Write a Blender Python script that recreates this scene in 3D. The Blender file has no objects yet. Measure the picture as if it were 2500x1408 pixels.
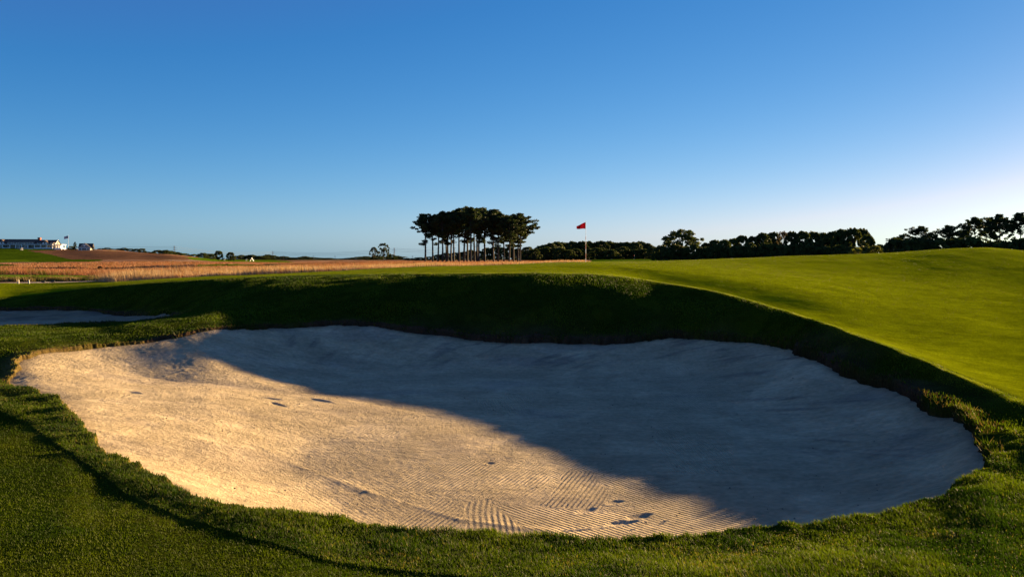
import bpy, math, random
import numpy as np
from mathutils import Vector
R = math.radians
# ------------------------------------------------------------------ camera, sky, sun
scene = bpy.context.scene
C = scene.collection
F = 1944.4            # focal length in photo pixels (28 mm on a 36 mm, 2500 px frame)
HZ = 632.0            # photo row of the horizon
SUN_AZ, SUN_EL = 51.0, 8.05     # degrees right of the view axis / above the horizon
cam_d = bpy.data.cameras.new('camera'); cam = bpy.data.objects.new('camera', cam_d); C.objects.link(cam)
cam_d.lens = 28; cam_d.sensor_width = 36; cam_d.shift_y = -(704 - HZ) / 2500
cam_d.clip_start = 0.1; cam_d.clip_end = 20000
cam.location = (0, 0, 0); cam.rotation_euler = (R(90), 0, 0)
scene.camera = cam
world = bpy.data.worlds.new('World'); scene.world = world; world.use_nodes = True
nt = world.node_tree; sky = nt.nodes.new('ShaderNodeTexSky'); bg = nt.nodes['Background']
sky.sky_type = 'NISHITA'; sky.sun_disc = False
sky.sun_elevation = R(SUN_EL); sky.sun_rotation = R(SUN_AZ)
sky.air_density = 1.0; sky.dust_density = 0.3; sky.ozone_density = 2.0; sky.altitude = 0
bg.inputs['Strength'].default_value = 0.05
EXPO = 3.0
# grade the clear evening sky: deeper blue overhead, pale rather than yellow at the horizon
sep = nt.nodes.new('ShaderNodeSeparateColor'); cmb = nt.nodes.new('ShaderNodeCombineColor'); nt.links.new(sky.outputs[0], sep.inputs[0])
def wm(op, a, b_=None, c=None):
    q = nt.nodes.new('ShaderNodeMath'); q.operation = op
    for i, v in enumerate((a, b_, c)):
        if v is None: continue
        if isinstance(v, (int, float)): q.inputs[i].default_value = v
        else: nt.links.new(v, q.inputs[i])
    return q.outputs[0]
g_ = 1.0 / (0.05 * 2 ** EXPO)
rr_, gg_, bb_ = sep.outputs[0], sep.outputs[1], sep.outputs[2]
rc_ = wm('MINIMUM', rr_, 12.0); gc_ = wm('MINIMUM', gg_, 10.5); bc_ = wm('MINIMUM', bb_, 7.0)
chan_ = {}
for ci_, (k0, k1, k2, k3) in enumerate(((-4.432, -1.527, 5.231, -2.112), (-2.498, -1.349, 3.434, -1.194), (-1.339, -0.713, 1.511, -0.194))):
    e_ = wm('MULTIPLY', wm('MULTIPLY', wm('POWER', rc_, k1), wm('POWER', gc_, k2)), wm('POWER', bc_, k3))
    e_ = wm('MULTIPLY', e_, math.exp(k0) * g_)
    chan_[ci_] = wm('MAXIMUM', e_, (0.045, 0.1, 0.25)[ci_] * g_)
nt.links.new(wm('MINIMUM', chan_[0], wm('MULTIPLY', chan_[1], 0.90)), cmb.inputs[0])
nt.links.new(chan_[1], cmb.inputs[1]); nt.links.new(chan_[2], cmb.inputs[2])
nt.links.new(cmb.outputs[0], bg.inputs['Color'])
sd = bpy.data.lights.new('sun', 'SUN'); sun = bpy.data.objects.new('sun', sd); C.objects.link(sun)
sd.energy = 2.8; sd.angle = R(0.6); sd.color = (1.0, 0.67, 0.33)
az, el = R(SUN_AZ), R(SUN_EL)
SDIR = Vector((math.sin(az) * math.cos(el), math.cos(az) * math.cos(el), math.sin(el)))
sun.rotation_euler = SDIR.to_track_quat('Z', 'Y').to_euler()
sun.location = (30, 30, 20)
scene.render.engine = 'CYCLES'
scene.view_settings.view_transform = 'Standard'; scene.view_settings.look = 'None'
scene.view_settings.exposure = EXPO; scene.view_settings.gamma = 1
scene.view_settings.use_curve_mapping = False
rng = np.random.default_rng(7); random.seed(7)

# ------------------------------------------------------------------ helpers
def pchip(xk, yk, x):
    """monotone cubic. xk (K,) or (K,C); yk (K,C); x (n,) ascending -> (n,C)"""
    xk = np.asarray(xk, float); yk = np.asarray(yk, float)
    if yk.ndim == 1: yk = yk[:, None]
    if xk.ndim == 1: xk = np.repeat(xk[:, None], yk.shape[1], 1)
    h = np.diff(xk, axis=0); d = np.diff(yk, axis=0) / h
    m = np.zeros_like(yk)
    w1 = 2 * h[1:] + h[:-1]; w2 = h[1:] + 2 * h[:-1]
    same = d[:-1] * d[1:] > 0
    with np.errstate(all='ignore'):
        hm = (w1 + w2) / (w1 / d[:-1] + w2 / d[1:])
    m[1:-1] = np.where(same, hm, 0); m[0] = d[0]; m[-1] = d[-1]
    out = np.zeros((len(x), yk.shape[1])); X = np.asarray(x, float)[:, None]
    K = xk.shape[0]
    for k in range(K - 1):
        msk = (X >= xk[k]) & (X <= xk[k + 1])
        if k == 0: msk |= X < xk[0]
        if k == K - 2: msk |= X > xk[-1]
        t = np.clip((X - xk[k]) / h[k], 0, 1); t2 = t * t; t3 = t2 * t
        v = (2*t3 - 3*t2 + 1) * yk[k] + (t3 - 2*t2 + t) * h[k] * m[k] + (3*t2 - 2*t3) * yk[k+1] + (t3 - t2) * h[k] * m[k+1]
        out = np.where(msk, v, out)
    return out
_tab = rng.random((256, 256))
def vnoise(x, y, s, o=0.0):
    x = np.asarray(x); y = np.asarray(y); ca, sa = math.cos(0.6 + o * 1.37), math.sin(0.6 + o * 1.37)
    x, y = (x * ca - y * sa) / s + 537.7 + o * 11.3, (x * sa + y * ca) / s + 591.1 + o * 7.9
    xi = np.floor(x).astype(int); yi = np.floor(y).astype(int); fx = x - xi; fy = y - yi
    fx = fx * fx * (3 - 2 * fx); fy = fy * fy * (3 - 2 * fy)
    a = _tab[xi & 255, yi & 255]; b = _tab[(xi + 1) & 255, yi & 255]
    c = _tab[xi & 255, (yi + 1) & 255]; d = _tab[(xi + 1) & 255, (yi + 1) & 255]
    return (a + (b - a) * fx) * (1 - fy) + (c + (d - c) * fx) * fy - 0.5
def fbm(x, y, s, n=3, o=0.0):
    v = 0; a = 1.0
    for i in range(n): v = v + a * vnoise(x, y, s, o + i * 3.1); s /= 2.03; a *= 0.5
    return v
def sstep(a, b, x):
    t = np.clip((np.asarray(x) - a) / (b - a), 0, 1); return t * t * (3 - 2 * t)
def mix(a, b, t): return a + (b - a) * t
def mesh_np(name, V, faces, mats=(), smooth=True):
    """faces: list of (n,k) int arrays"""
    me = bpy.data.meshes.new(name)
    me.vertices.add(len(V)); me.vertices.foreach_set('co', np.asarray(V, np.float32).ravel())
    idx = np.concatenate([f.ravel() for f in faces]).astype(np.int32)
    cnt = np.concatenate([np.full(len(f), f.shape[1], np.int32) for f in faces])
    st = np.concatenate([[0], np.cumsum(cnt)[:-1]]).astype(np.int32)
    me.loops.add(len(idx)); me.loops.foreach_set('vertex_index', idx)
    me.polygons.add(len(cnt)); me.polygons.foreach_set('loop_start', st)
    me.polygons.foreach_set('use_smooth', np.full(len(cnt), smooth))
    me.update(calc_edges=True)
    for m in mats: me.materials.append(m)
    return me
def vcol(me, name, col):
    a = me.attributes.new(name, 'FLOAT_COLOR', 'POINT')
    c = np.ones((len(col), 4), np.float32); c[:, :3] = col; a.data.foreach_set('color', c.ravel())
def vfloat(me, name, v):
    a = me.attributes.new(name, 'FLOAT', 'POINT'); a.data.foreach_set('value', np.asarray(v, np.float32).ravel())
def link(name, me, parent=None, loc=(0, 0, 0), rz=0):
    o = bpy.data.objects.new(name, me); C.objects.link(o); o.location = loc; o.rotation_euler = (0, 0, rz)
    if parent is not None: o.parent = parent
    return o
def tag(o, label=None, cat=None, group=None, kind=None):
    if label: o['label'] = label
    if cat: o['category'] = cat
    if group: o['group'] = group
    if kind: o['kind'] = kind
    return o
def empty(name, loc, rz=0):
    o = bpy.data.objects.new(name, None); C.objects.link(o); o.location = loc; o.rotation_euler = (0, 0, rz)
    o.empty_display_size = 0.2
    return o
class MB:
    """collects simple solids into one mesh"""
    def __init__(s): s.v = []; s.f = []
    def add(s, vs, fs):
        n = len(s.v); s.v += [tuple(p) for p in vs]; s.f += [tuple(i + n for i in f) for f in fs]
    def box(s, x0, y0, z0, x1, y1, z1):
        s.add([(x0,y0,z0),(x1,y0,z0),(x1,y1,z0),(x0,y1,z0),(x0,y0,z1),(x1,y0,z1),(x1,y1,z1),(x0,y1,z1)],
              [(0,3,2,1),(4,5,6,7),(0,1,5,4),(1,2,6,5),(2,3,7,6),(3,0,4,7)])
        return s
    def prism(s, pts, axis, a, b):
        """closed 2D outline pts extruded along axis ('x' or 'y') from a to b; outline in (other, z)"""
        n = len(pts)
        if axis == 'x': v = [(a, p, q) for p, q in pts] + [(b, p, q) for p, q in pts]
        else: v = [(p, a, q) for p, q in pts] + [(p, b, q) for p, q in pts]
        s.add(v, [tuple(range(n)), tuple(range(2*n-1, n-1, -1))] + [(i, i+n, (i+1) % n + n, (i+1) % n) for i in range(n)])
        return s
    def tube(s, pts, rad, sides=6):
        P = [Vector(p) for p in pts]; n = len(P); base = len(s.v)
        for i, p in enumerate(P):
            d = (P[min(i+1, n-1)] - P[max(i-1, 0)]).normalized()
            a = d.cross(Vector((0.3, 1, 0.1)) if abs(d.y) < 0.8 else Vector((1, 0.1, 0.2))).normalized(); b = d.cross(a)
            for k in range(sides):
                t = 2 * math.pi * k / sides
                s.v.append(tuple(p + (a * math.cos(t) + b * math.sin(t)) * rad[i]))
        for i in range(n - 1):
            for k in range(sides):
                k2 = (k + 1) % sides; q = base + i * sides
                s.f.append((q + k, q + k2, q + sides + k2, q + sides + k))
        s.f.append(tuple(base + k for k in range(sides))[::-1]); s.f.append(tuple(base + (n-1)*sides + k for k in range(sides)))
        return s
    def build(s, name, mat, parent=None, loc=(0, 0, 0), smooth=False):
        me = bpy.data.meshes.new(name); me.from_pydata(s.v, [], s.f); me.materials.append(mat); me.update()
        if smooth:
            for p in me.polygons: p.use_smooth = True
        return link(name, me, parent, loc)
def newmat(name):
    m = bpy.data.materials.new(name); m.use_nodes = True
    return m, m.node_tree, m.node_tree.nodes['Principled BSDF']
def simple(name, col, rough=0.7, noise=0.15, scale=3.0, metal=0.0):
    m, t, b = newmat(name)
    n = t.nodes.new('ShaderNodeTexNoise'); n.inputs['Scale'].default_value = scale; n.inputs['Detail'].default_value = 4
    tc = t.nodes.new('ShaderNodeTexCoord'); t.links.new(tc.outputs['Object'], n.inputs['Vector'])
    r = t.nodes.new('ShaderNodeMapRange'); r.inputs['To Min'].default_value = 1 - noise; r.inputs['To Max'].default_value = 1 + noise
    t.links.new(n.outputs['Fac'], r.inputs['Value'])
    mu = t.nodes.new('ShaderNodeVectorMath'); mu.operation = 'SCALE'; mu.inputs[0].default_value = col
    t.links.new(r.outputs[0], mu.inputs['Scale']); t.links.new(mu.outputs[0], b.inputs['Base Color'])
    b.inputs['Roughness'].default_value = rough; b.inputs['Metallic'].default_value = metal
    return m
def leafmat(name, trans=0.35, rough=0.6, tint=(1, 1, 1), objrand=0.25, spec=0.25):
    """diffuse + translucent leaves coloured by the 'col' attribute"""
    m, t, b = newmat(name)
    at = t.nodes.new('ShaderNodeAttribute'); at.attribute_name = 'col'
    oi = t.nodes.new('ShaderNodeObjectInfo')
    r = t.nodes.new('ShaderNodeMapRange'); r.inputs['To Min'].default_value = 1 - objrand; r.inputs['To Max'].default_value = 1 + objrand
    t.links.new(oi.outputs['Random'], r.inputs['Value'])
    mu = t.nodes.new('ShaderNodeVectorMath'); mu.operation = 'SCALE'; t.links.new(at.outputs['Color'], mu.inputs[0]); t.links.new(r.outputs[0], mu.inputs['Scale'])
    t.links.new(mu.outputs[0], b.inputs['Base Color']); b.inputs['Roughness'].default_value = rough
    b.inputs['Specular IOR Level'].default_value = spec
    tr = t.nodes.new('ShaderNodeBsdfTranslucent')
    m2 = t.nodes.new('ShaderNodeVectorMath'); m2.operation = 'MULTIPLY'; m2.inputs[1].default_value = (1.15 * tint[0], 1.25 * tint[1], 0.5 * tint[2])
    t.links.new(mu.outputs[0], m2.inputs[0]); t.links.new(m2.outputs[0], tr.inputs['Color'])
    mx = t.nodes.new('ShaderNodeMixShader'); mx.inputs[0].default_value = trans
    t.links.new(b.outputs[0], mx.inputs[1]); t.links.new(tr.outputs[0], mx.inputs[2])
    t.links.new(mx.outputs[0], t.nodes['Material Output'].inputs['Surface'])
    return m

# ------------------------------------------------------------------ terrain: feature lines (photo column, depth in m, photo row)
def fc(lst, px):
    a = np.array(lst, float); q = np.clip(px, a[0, 0], a[-1, 0])
    Y = pchip(a[:, 0], a[:, 1], q)[:, 0]; Z = pchip(a[:, 0], -(a[:, 2] - HZ) / F * a[:, 1], q)[:, 0]
    return Y, Z
FEAT = [
 [(-1200,1.0,3935),(3700,1.0,3935)],
 [(-1200,3.2,1800),(1250,3.2,1800),(3700,3.2,1790)],
 [(-1200,5.4,1420),(0,5.4,1420),(1250,5.2,1445),(2500,5.2,1420),(3700,5,1440)],
 # near lip of the bunker
 [(-1200,12,990),(0,14.3,935),(75,13.4,955),(160,12.1,988),(250,9.4,1095),(340,8.65,1135),(460,7.65,1203),(640,7.1,1245),(900,6.9,1285),(1200,6.75,1300),(1480,6.6,1318),(1800,6.75,1300),(2000,6.95,1275),(2150,7.2,1250),(2290,7.5,1222),(2400,8.3,1150),(2500,8.5,1140),(3000,7,1250),(3700,6,1350)],
 # far lip of the bunker
 [(-1200,15,900),(0,15.6,895),(40,16.0,878),(100,16.6,862),(200,17.5,850),(300,18.1,842),(420,18.7,826),(530,19.6,803),(600,20.3,798),(700,21,797),(830,21.8,786),(960,21.9,793),(1060,21.8,805),(1180,21.6,819),(1300,21.4,821),(1450,21.0,827),(1560,21,821),(1650,21,812),(1780,20.3,820),(1900,19.3,831),(1970,18.2,844),(2020,17.0,868),(2070,15.8,898),(2130,15.0,914),(2195,14.1,932),(2300,12.2,985),(2360,11,1020),(2412,9.6,1085),(2500,9.4,1075),(3000,8,1150),(3700,7,1230)],
 # crest of the tongue / middle of the bank
 [(-1200,17.5,822),(0,18.0,829),(120,18.4,828),(250,19.0,817),(350,19.8,797),(480,21.0,779),(600,22.8,758),(700,23.4,745),(1000,23.5,740),(1300,22.9,745),(1600,22.5,755),(1780,21.3,770),(1900,20.0,795),(2000,18.2,820),(2100,16.6,850),(2200,14.8,900),(2310,13.0,958),(2400,11.7,1004),(2500,10.3,1044),(3000,8.6,1100),(3700,7.4,1190)],
 # far edge of the left bunker / upper bank
 [(-1200,31,752),(0,32,752),(180,32,752),(300,30.5,764),(430,27,764),(560,26.8,716),(700,26.8,696),(1000,25.6,687),(1300,24.2,684),(1500,24.6,692),(1600,24.5,706),(1740,23.0,731),(1850,21.1,757),(1950,19.4,790),(2080,17.0,835),(2200,15.1,880),(2310,13.6,936),(2400,12.4,975),(2500,11.0,1014),(2650,10.1,1005),(3000,8.9,1000),(3700,7.9,1030)],
 # crest; unseen part right of frame is raised to throw shade on the bank
 [(-1200,38,738),(0,38,727),(120,37.5,715),(250,36,700),(350,34.5,692),(450,33,685),(600,31,677),(700,31,674),(900,29.3,670),(1100,26.8,668),(1300,25.5,667),(1400,25.7,668),(1520,26.1,676),(1620,25.4,690),(1740,23.8,710),(1850,22.1,738),(1950,20.0,770),(2080,17.3,815),(2200,15.35,860),(2310,13.85,905),(2400,12.9,945),(2500,11.6,985),(2650,10.6,972),(3000,9.3,960),(3700,8.3,990)],
 [(-1200,46,712),(0,46,706),(200,46,694),(450,44,678),(700,38,669),(1000,34,662),(1300,31,659),(1450,30.2,664),(1600,28.9,690),(1740,27.0,717),(1900,24.3,760),(2080,21.5,804),(2200,19.5,835),(2350,17,875),(2500,15,918),(3000,12,980),(3700,10.5,1060)],
 [(-1200,53,700),(0,53,692.5),(250,51,689.5),(400,49.5,683),(500,48,675),(700,45.5,667.5),(850,44,660),(1000,42,653),(1200,40,648.5),(1430,36,646),(1600,33.0,657),(1740,31.4,672),(1900,29.5,695),(2080,27.4,728),(2200,26.5,749),(2350,24.5,775),(2500,22.5,800),(3000,18,830),(3700,15,900)],
 [(-1200,62,692),(0,60,687),(250,58,685),(400,56,680),(500,56,673),(700,54,666),(850,50,659),(1000,48,652),(1200,47,647.5),(1430,44.5,640.5),(1600,42,642),(1740,41,646),(1900,40,657),(2080,38.5,671),(2200,37.5,681),(2350,36,692),(2500,34,707),(3000,28,720),(3700,24,760)],
 [(-1200,70,684),(0,70,681),(250,70,680),(400,68,676),(550,66,669),(700,64,663),(850,62,656),(1000,60,650),(1200,58,646),(1430,54,639.5),(1600,53,637.4),(1740,53,633),(1900,53,626.2),(2080,54,620.5),(2200,55,615.5),(2300,55.5,608.5),(2400,56,605),(2450,55.5,607),(2500,55,612),(2700,52,630),(3700,50,640)],
]
FARX = [-1200, 0, 130, 250, 400, 550, 700, 1000, 1300, 1600, 1900, 2200, 2500, 3700]
FARR = {95:[670,670,671,672,668,662,659,646,643.5,641,639,636,634,640],
 130:[661,661,662,663,660,655,652,643,641,640,639,638,637,640],
 180:[655,655,655,656,652,649,647,640,639.3,638.5,638,637.5,637,639],
 250:[650,650,649,648,645,644,643,638.4,638.2,637,637,637,637,638],
 330:[645,644,642,640,638,639.5,640,637.4,637,635,636,636,636,636],
 420:[634,634,633,630,629,637,638,636.8,636.3,634,635.5,635.5,635.5,635.5],
 520:[620,619,619,616,619.6,634.5,637,636.2,635.8,635,635.5,635,635,635],
 620:[603,604.5,608,610,622,634.6,636,635.8,635.5,635,635,635,635,635],
 760:[606,607,611,614,626,634.5,635.4,635.4,635.2,635,635,635,635,635],
 1000:[620,620,622,624,629,634.2,634.8,635,635,635,635,635,635,635],
 2000:[633]*14, 9000:[632.6]*14}
for Yf, rows in FARR.items(): FEAT.append([(x, Yf, r) for x, r in zip(FARX, rows)])

PXG = np.concatenate([np.arange(-1200, -60, 12), np.arange(-60, 2560, 2.6), np.arange(2560, 3700, 12)])
UG = (PXG - 1250) / F
WG = np.concatenate([np.arange(math.log(0.8), math.log(5.2), 0.02), np.arange(math.log(5.2), math.log(34), 0.0038),
                     np.arange(math.log(34), math.log(120), 0.008), np.arange(math.log(120), math.log(9000), 0.014)])
YG = np.exp(WG)
KW = []; KZ = []
for f_ in FEAT:
    Yk, Zk = fc(f_, PXG); KW.append(np.log(Yk)); KZ.append(Zk)
KW = np.array(KW); KZ = np.array(KZ)
for k in range(1, len(KW)): KW[k] = np.maximum(KW[k], KW[k-1] + 0.004)
ZB = pchip(KW, KZ, WG)                          # (rows, cols) smooth base surface
UU, YY = np.meshgrid(UG, YG); XX = UU * YY
# gentle undulation
amp = np.interp(YY, [3, 8, 40, 80, 200, 600], [0.01, 0.018, 0.03, 0.08, 0.35, 0.8])
ZB = ZB + amp * fbm(XX, YY, 1.4 + 0.05 * 1, 3) * (YY < 60) + amp * fbm(XX, YY, 30, 3) * (YY >= 60)
def lookup(G, x, y):
    x = np.asarray(x, float); y = np.asarray(y, float)
    u = np.interp(x / y, UG, np.arange(len(UG))); w = np.interp(np.log(y), WG, np.arange(len(WG)))
    i = np.clip(u.astype(int), 0, len(UG) - 2); j = np.clip(w.astype(int), 0, len(WG) - 2); a = u - i; b = w - j
    return (G[j, i] * (1-a) + G[j, i+1] * a) * (1-b) + (G[j+1, i] * (1-a) + G[j+1, i+1] * a) * b
def base(x, y): return lookup(ZB, x, y)

# ------------------------------------------------------------------ bunker outlines (world metres)
def outline(pts):
    P = np.array([((p - 1250) / F * Y, Y) for p, Y in pts])
    n = len(P); out = []
    for i in range(n):
        p0, p1, p2, p3 = P[i-1], P[i], P[(i+1) % n], P[(i+2) % n]
        for t in np.linspace(0, 1, 5)[:-1]:
            out.append(0.5 * (2*p1 + (p2-p0)*t + (2*p0-5*p1+4*p2-p3)*t*t + (3*p1-p0-3*p2+p3)*t**3))
    return np.array(out)
near = [(10,14.3),(75,13.4),(150,12.2),(185,11.1),(250,9.4),(340,8.65),(400,8.1),(460,7.65),(540,7.35),(640,7.1),(760,7.05),(900,6.9),(1050,6.8),(1200,6.75),(1350,6.65),(1480,6.6),(1650,6.65),(1800,6.75),(2000,6.95),(2150,7.2),(2270,7.5),(2310,7.75),(2380,8.3),(2412,8.8)]
farl = [(2412,9.5),(2385,10.4),(2360,11),(2300,12.2),(2230,13.3),(2195,14.0),(2130,15.0),(2070,15.8),(2020,17),(1970,18.2),(1900,19.3),(1780,20.3),(1650,21),(1560,21),(1450,21),(1300,21.4),(1180,21.6),(1060,21.8),(960,21.9),(830,21.8),(700,21),(600,20.3),(530,19.6),(480,19.2),(420,18.7),(300,18.1),(200,17.5),(100,16.6),(45,16.0),(30,15.2)]
POLY1 = outline(near + farl)
POLY2 = outline([(-700,22),(-700,30),(-300,31.5),(0,32),(180,32),(300,30.5),(400,28),(440,26.3),(430,25),(330,24),(180,23),(0,22.5),(-300,22)])
def sdf(poly, x, y):
    x = np.asarray(x, float).ravel(); y = np.asarray(y, float).ravel(); d = np.full(len(x), 1e9); ins = np.zeros(len(x), bool)
    n = len(poly)
    for i in range(n):
        ax, ay = poly[i]; bx, by = poly[(i+1) % n]; ex, ey = bx-ax, by-ay
        t = np.clip(((x-ax)*ex + (y-ay)*ey) / (ex*ex+ey*ey+1e-12), 0, 1)
        d = np.minimum(d, (x-ax-t*ex)**2 + (y-ay-t*ey)**2)
        c = ((ay > y) != (by > y)); 
        if abs(ey) > 1e-12: ins ^= c & (x < (y-ay) / ey * ex + ax)
    d = np.sqrt(d); return np.where(ins, -d, d)
def rag(x, y):
    far_w = 0.35 + 0.65 * sstep(9, 17, y)
    return (fbm(x, y, 1.1, 2) * 0.30 * far_w + fbm(x, y, 0.34, 3, 5) * 0.13 + fbm(x, y, 0.09, 2, 9) * 0.03)
m_ = (YY > 4.5) & (YY < 36) & (UU > -1.1) & (UU < 0.75)
S1 = np.full(ZB.shape, 50.0); S2 = np.full(ZB.shape, 50.0)
xs, ys = XX[m_], YY[m_]; rg = rag(xs, ys)
S1[m_] = sdf(POLY1, xs, ys) + rg; S2[m_] = sdf(POLY2, xs, ys) + rg
SS = np.minimum(S1, S2)
# turf: slightly raised thick edge, then cut away inside the bunkers
ZT = ZB + (0.012 + 0.03 * sstep(9, 14, YY)) * np.exp(-np.clip(SS, 0, 9) / 0.5) * (SS > 0)
rough_edge = fbm(XX, YY, 0.16, 2, 3) * 0.035 * np.exp(-np.clip(SS, 0, 9) / 0.35) + fbm(XX, YY, 0.5, 2, 6) * 0.08 * np.exp(-np.clip(SS, 0, 9) / 0.8) * (YY > 9) * (YY < 34)
ZT = ZT + rough_edge - sstep(0.0, 0.16, -SS) * 0.9 - sstep(0.1, 1.5, -SS) * 0.8
def zsand(x, y, s, which):
    b = lookup(ZB, x, y)
    if which == 1:
        cx, cy = -1.0, 14.0; th = np.degrees(np.arctan2(y - cy, x - cx))     # -90 near, 0 right, 90 far, 180 left
        W = np.interp(th, [-180, -120, -90, -60, -20, 20, 60, 90, 120, 150, 180], [5.5, 2.4, 1.9, 1.9, 2.2, 3.0, 3.2, 3.2, 4.0, 6.0, 5.5])
        fl = -2.93 + (y - 8) * 0.0195 - 0.012 * (x + 1) + 0.028 * np.maximum(x - 1.0, 0)
        lip = np.interp(th, [-180, -120, -60, -10, 30, 90, 130, 180], [0.015, 0.05, 0.07, 0.15, 0.17, 0.13, 0.03, 0.015])
    else:
        W = np.full_like(x, 3.2); fl = np.full_like(x, -2.42); lip = np.full_like(x, 0.08)
    t = np.clip(-s / W, 0, 1); g = (1 - t) ** 2 * (1 + 0.6 * t)
    return fl + (np.minimum(b, b) - lip - fl) * g
# ------------------------------------------------------------------ ground colour zones
PPX = np.broadcast_to(PXG, ZB.shape); PPY = HZ - ZB / YY * F
def inpoly(poly, x, y):
    ins = np.zeros(x.shape, bool); n = len(poly)
    for i in range(n):
        (ax, ay), (bx, by) = poly[i], poly[(i+1) % n]
        if ay == by: continue
        ins ^= ((ay > y) != (by > y)) & (x < (y-ay) / (by-ay) * (bx-ax) + ax)
    return ins
GREENEDGE = [(-1200, 54.5), (0, 54.2), (200, 53.8), (270, 52.5), (400, 49.5), (500, 48), (700, 45.5), (850, 46), (1000, 47.0), (1200, 47), (1430, 51), (1480, 120), (3700, 160)]
ge = np.interp(PPX, [a for a, b in GREENEDGE], [b for a, b in GREENEDGE]) + 1.2 * fbm(XX, YY, 4, 2, 2)
FW = [(-1200,5.2),(-900,12),(0,11.6),(60,10.8),(150,9.3),(300,7.6),(450,6.87),(600,6.36),(800,5.93),(1000,5.7),(1250,5.5),(1500,5.0),(1800,4.4),(2500,3.5),(3700,3.0)]   # edge mown fairway / rough, near side
fwY = np.interp(PPX, [a for a, b in FW], [b for a, b in FW])
n1 = fbm(XX, YY, 1.0, 3, 1); n2 = fbm(XX, YY, 0.25, 2, 4); n3 = fbm(XX, YY, 14, 4, 8); n4 = fbm(XX * 0.35, YY * 1.3, 9, 4, 12); n5 = fbm(XX, YY, 3, 3, 15)
turf = np.stack([0.085 + 0 * n1, 0.125 + 0 * n1, 0.012 + 0 * n1], -1) * (1 + 0.5 * n1 + 0.25 * n2)[..., None]
greenc = np.array([0.142, 0.182, 0.002]); rough = np.array([0.022, 0.036, 0.003]); fair = np.array([0.022, 0.038, 0.002])
soil = np.array([0.06, 0.038, 0.024]); fesc = np.array([0.27, 0.145, 0.075]); straw = np.array([0.36, 0.24, 0.15]); bgreen = np.array([0.09, 0.16, 0.006]); sandc = np.array([0.36, 0.30, 0.23]); brownh = np.array([0.15, 0.078, 0.040])
def lay(col, c, w):
    w = np.clip(w, 0, 1)[..., None]; return col * (1 - w) + c * w
COL = np.zeros(ZB.shape + (3,)) + rough
crestY = fc(FEAT[7], PXG)[0][None, :]
COL = lay(COL, greenc, sstep(0.1, 0.7, YY - crestY) * (YY > 12))
COL = lay(COL, fair, (YY < fwY) * 1.0)
COL = lay(COL, np.array([0.05, 0.06, 0.004]), (fbm(XX, YY, 0.7, 3, 21) > 0.12) * 0.5 * (YY < crestY))
lipmask = np.exp(-np.clip(SS, 0, 9) / np.where((PPX > 1000) & (YY > 9), 0.42, 0.25)) * (SS > -0.6)
soilw = lipmask * sstep(9.5, 12, YY) * (YY < 34) * sstep(-0.35, 0.15, n5 + 0.6 * n1 + 0.1)
COL = lay(COL, soil, soilw * 1.1)
COL = lay(COL, np.array([0.16, 0.12, 0.035]), lipmask * (YY < 18.5) * (PPX < 500) * 0.6)
COL = lay(COL, soil * 0.45 * (1 + 1.2 * fbm(XX, YY, 0.12, 3, 77))[..., None], sstep(0, 0.05, -SS))
far = YY > ge
fcol = lay(np.zeros_like(COL) + fesc, straw, sstep(-0.1, 0.5, n4))
fcol = lay(fcol, np.array([0.22, 0.10, 0.045]), sstep(0.15, 0.4, n3))
fcol = lay(fcol, np.array([0.12, 0.13, 0.03]), sstep(0.32, 0.5, -n4))
COL = np.where(far[..., None], fcol, COL)
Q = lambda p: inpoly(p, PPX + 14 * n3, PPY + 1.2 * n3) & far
for poly, c in [
    ([(-1200,671.5),(120,671.5),(230,673),(235,679),(150,681.5),(-1200,682)], bgreen),
    ([(-1200,681.5),(150,681.5),(300,679),(330,684),(180,688),(-1200,688.5)], np.array([0.07,0.075,0.015])),
    ([(-1200,600),(90,600),(140,611),(128,622),(170,633),(250,634),(240,638),(100,640),(-1200,643)], np.array([0.05,0.09,0.004])),
    ([(-1200,632),(60,634),(100,640),(-1200,644)], np.array([0.08,0.13,0.006])),
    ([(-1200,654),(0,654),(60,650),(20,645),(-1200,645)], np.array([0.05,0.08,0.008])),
    ([(60,611),(130,610),(330,614),(400,618.5),(480,628),(500,634),(250,634),(170,633),(128,622)], brownh),
    ([(480,646),(560,645),(675,646.5),(680,650),(560,653),(470,652)], bgreen * 0.85),
    ([(455,628),(500,627),(580,631),(640,634),(700,637),(720,641),(600,639),(520,638),(470,634)], bgreen * 0.9),
    ([(1440,628),(1700,628),(1700,645),(1440,645)], bgreen * 0.9),
    ([(150,656),(420,655),(640,656),(640,658.5),(400,658),(150,659)], np.array([0.05, 0.055, 0.012])),  # dark strips from here: shade and scrub of low ridges painted into the ground
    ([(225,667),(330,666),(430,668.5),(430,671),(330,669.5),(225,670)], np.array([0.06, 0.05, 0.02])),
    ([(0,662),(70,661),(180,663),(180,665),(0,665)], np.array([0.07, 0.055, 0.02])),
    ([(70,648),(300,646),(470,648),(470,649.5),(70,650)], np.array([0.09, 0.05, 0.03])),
    ([(400,616),(480,624),(560,630),(480,629),(400,621)], fesc),
    ]:
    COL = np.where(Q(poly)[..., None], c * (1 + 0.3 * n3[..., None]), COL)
COL = np.where(((PPX > 1700) & far)[..., None], np.array([0.05, 0.06, 0.015]), COL)
COL = np.where(((PPX > 1490) & (PPX < 1640) & (YY > 60) & (YY < 160))[..., None], fesc * 0.9, COL)
pathc = np.interp(PPX, [-1200, 0, 130, 200, 280, 380], [56.5, 55.6, 55.2, 56, 60, 66]); pathw = np.interp(PPX, [-1200, 150, 280, 380], [1.3, 1.3, 0.9, 0.4])
PATH = (np.abs(YY - pathc - 0.4 * n3) < pathw) & (PPX < 380)
COL = np.where(PATH[..., None], sandc, COL)
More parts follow.
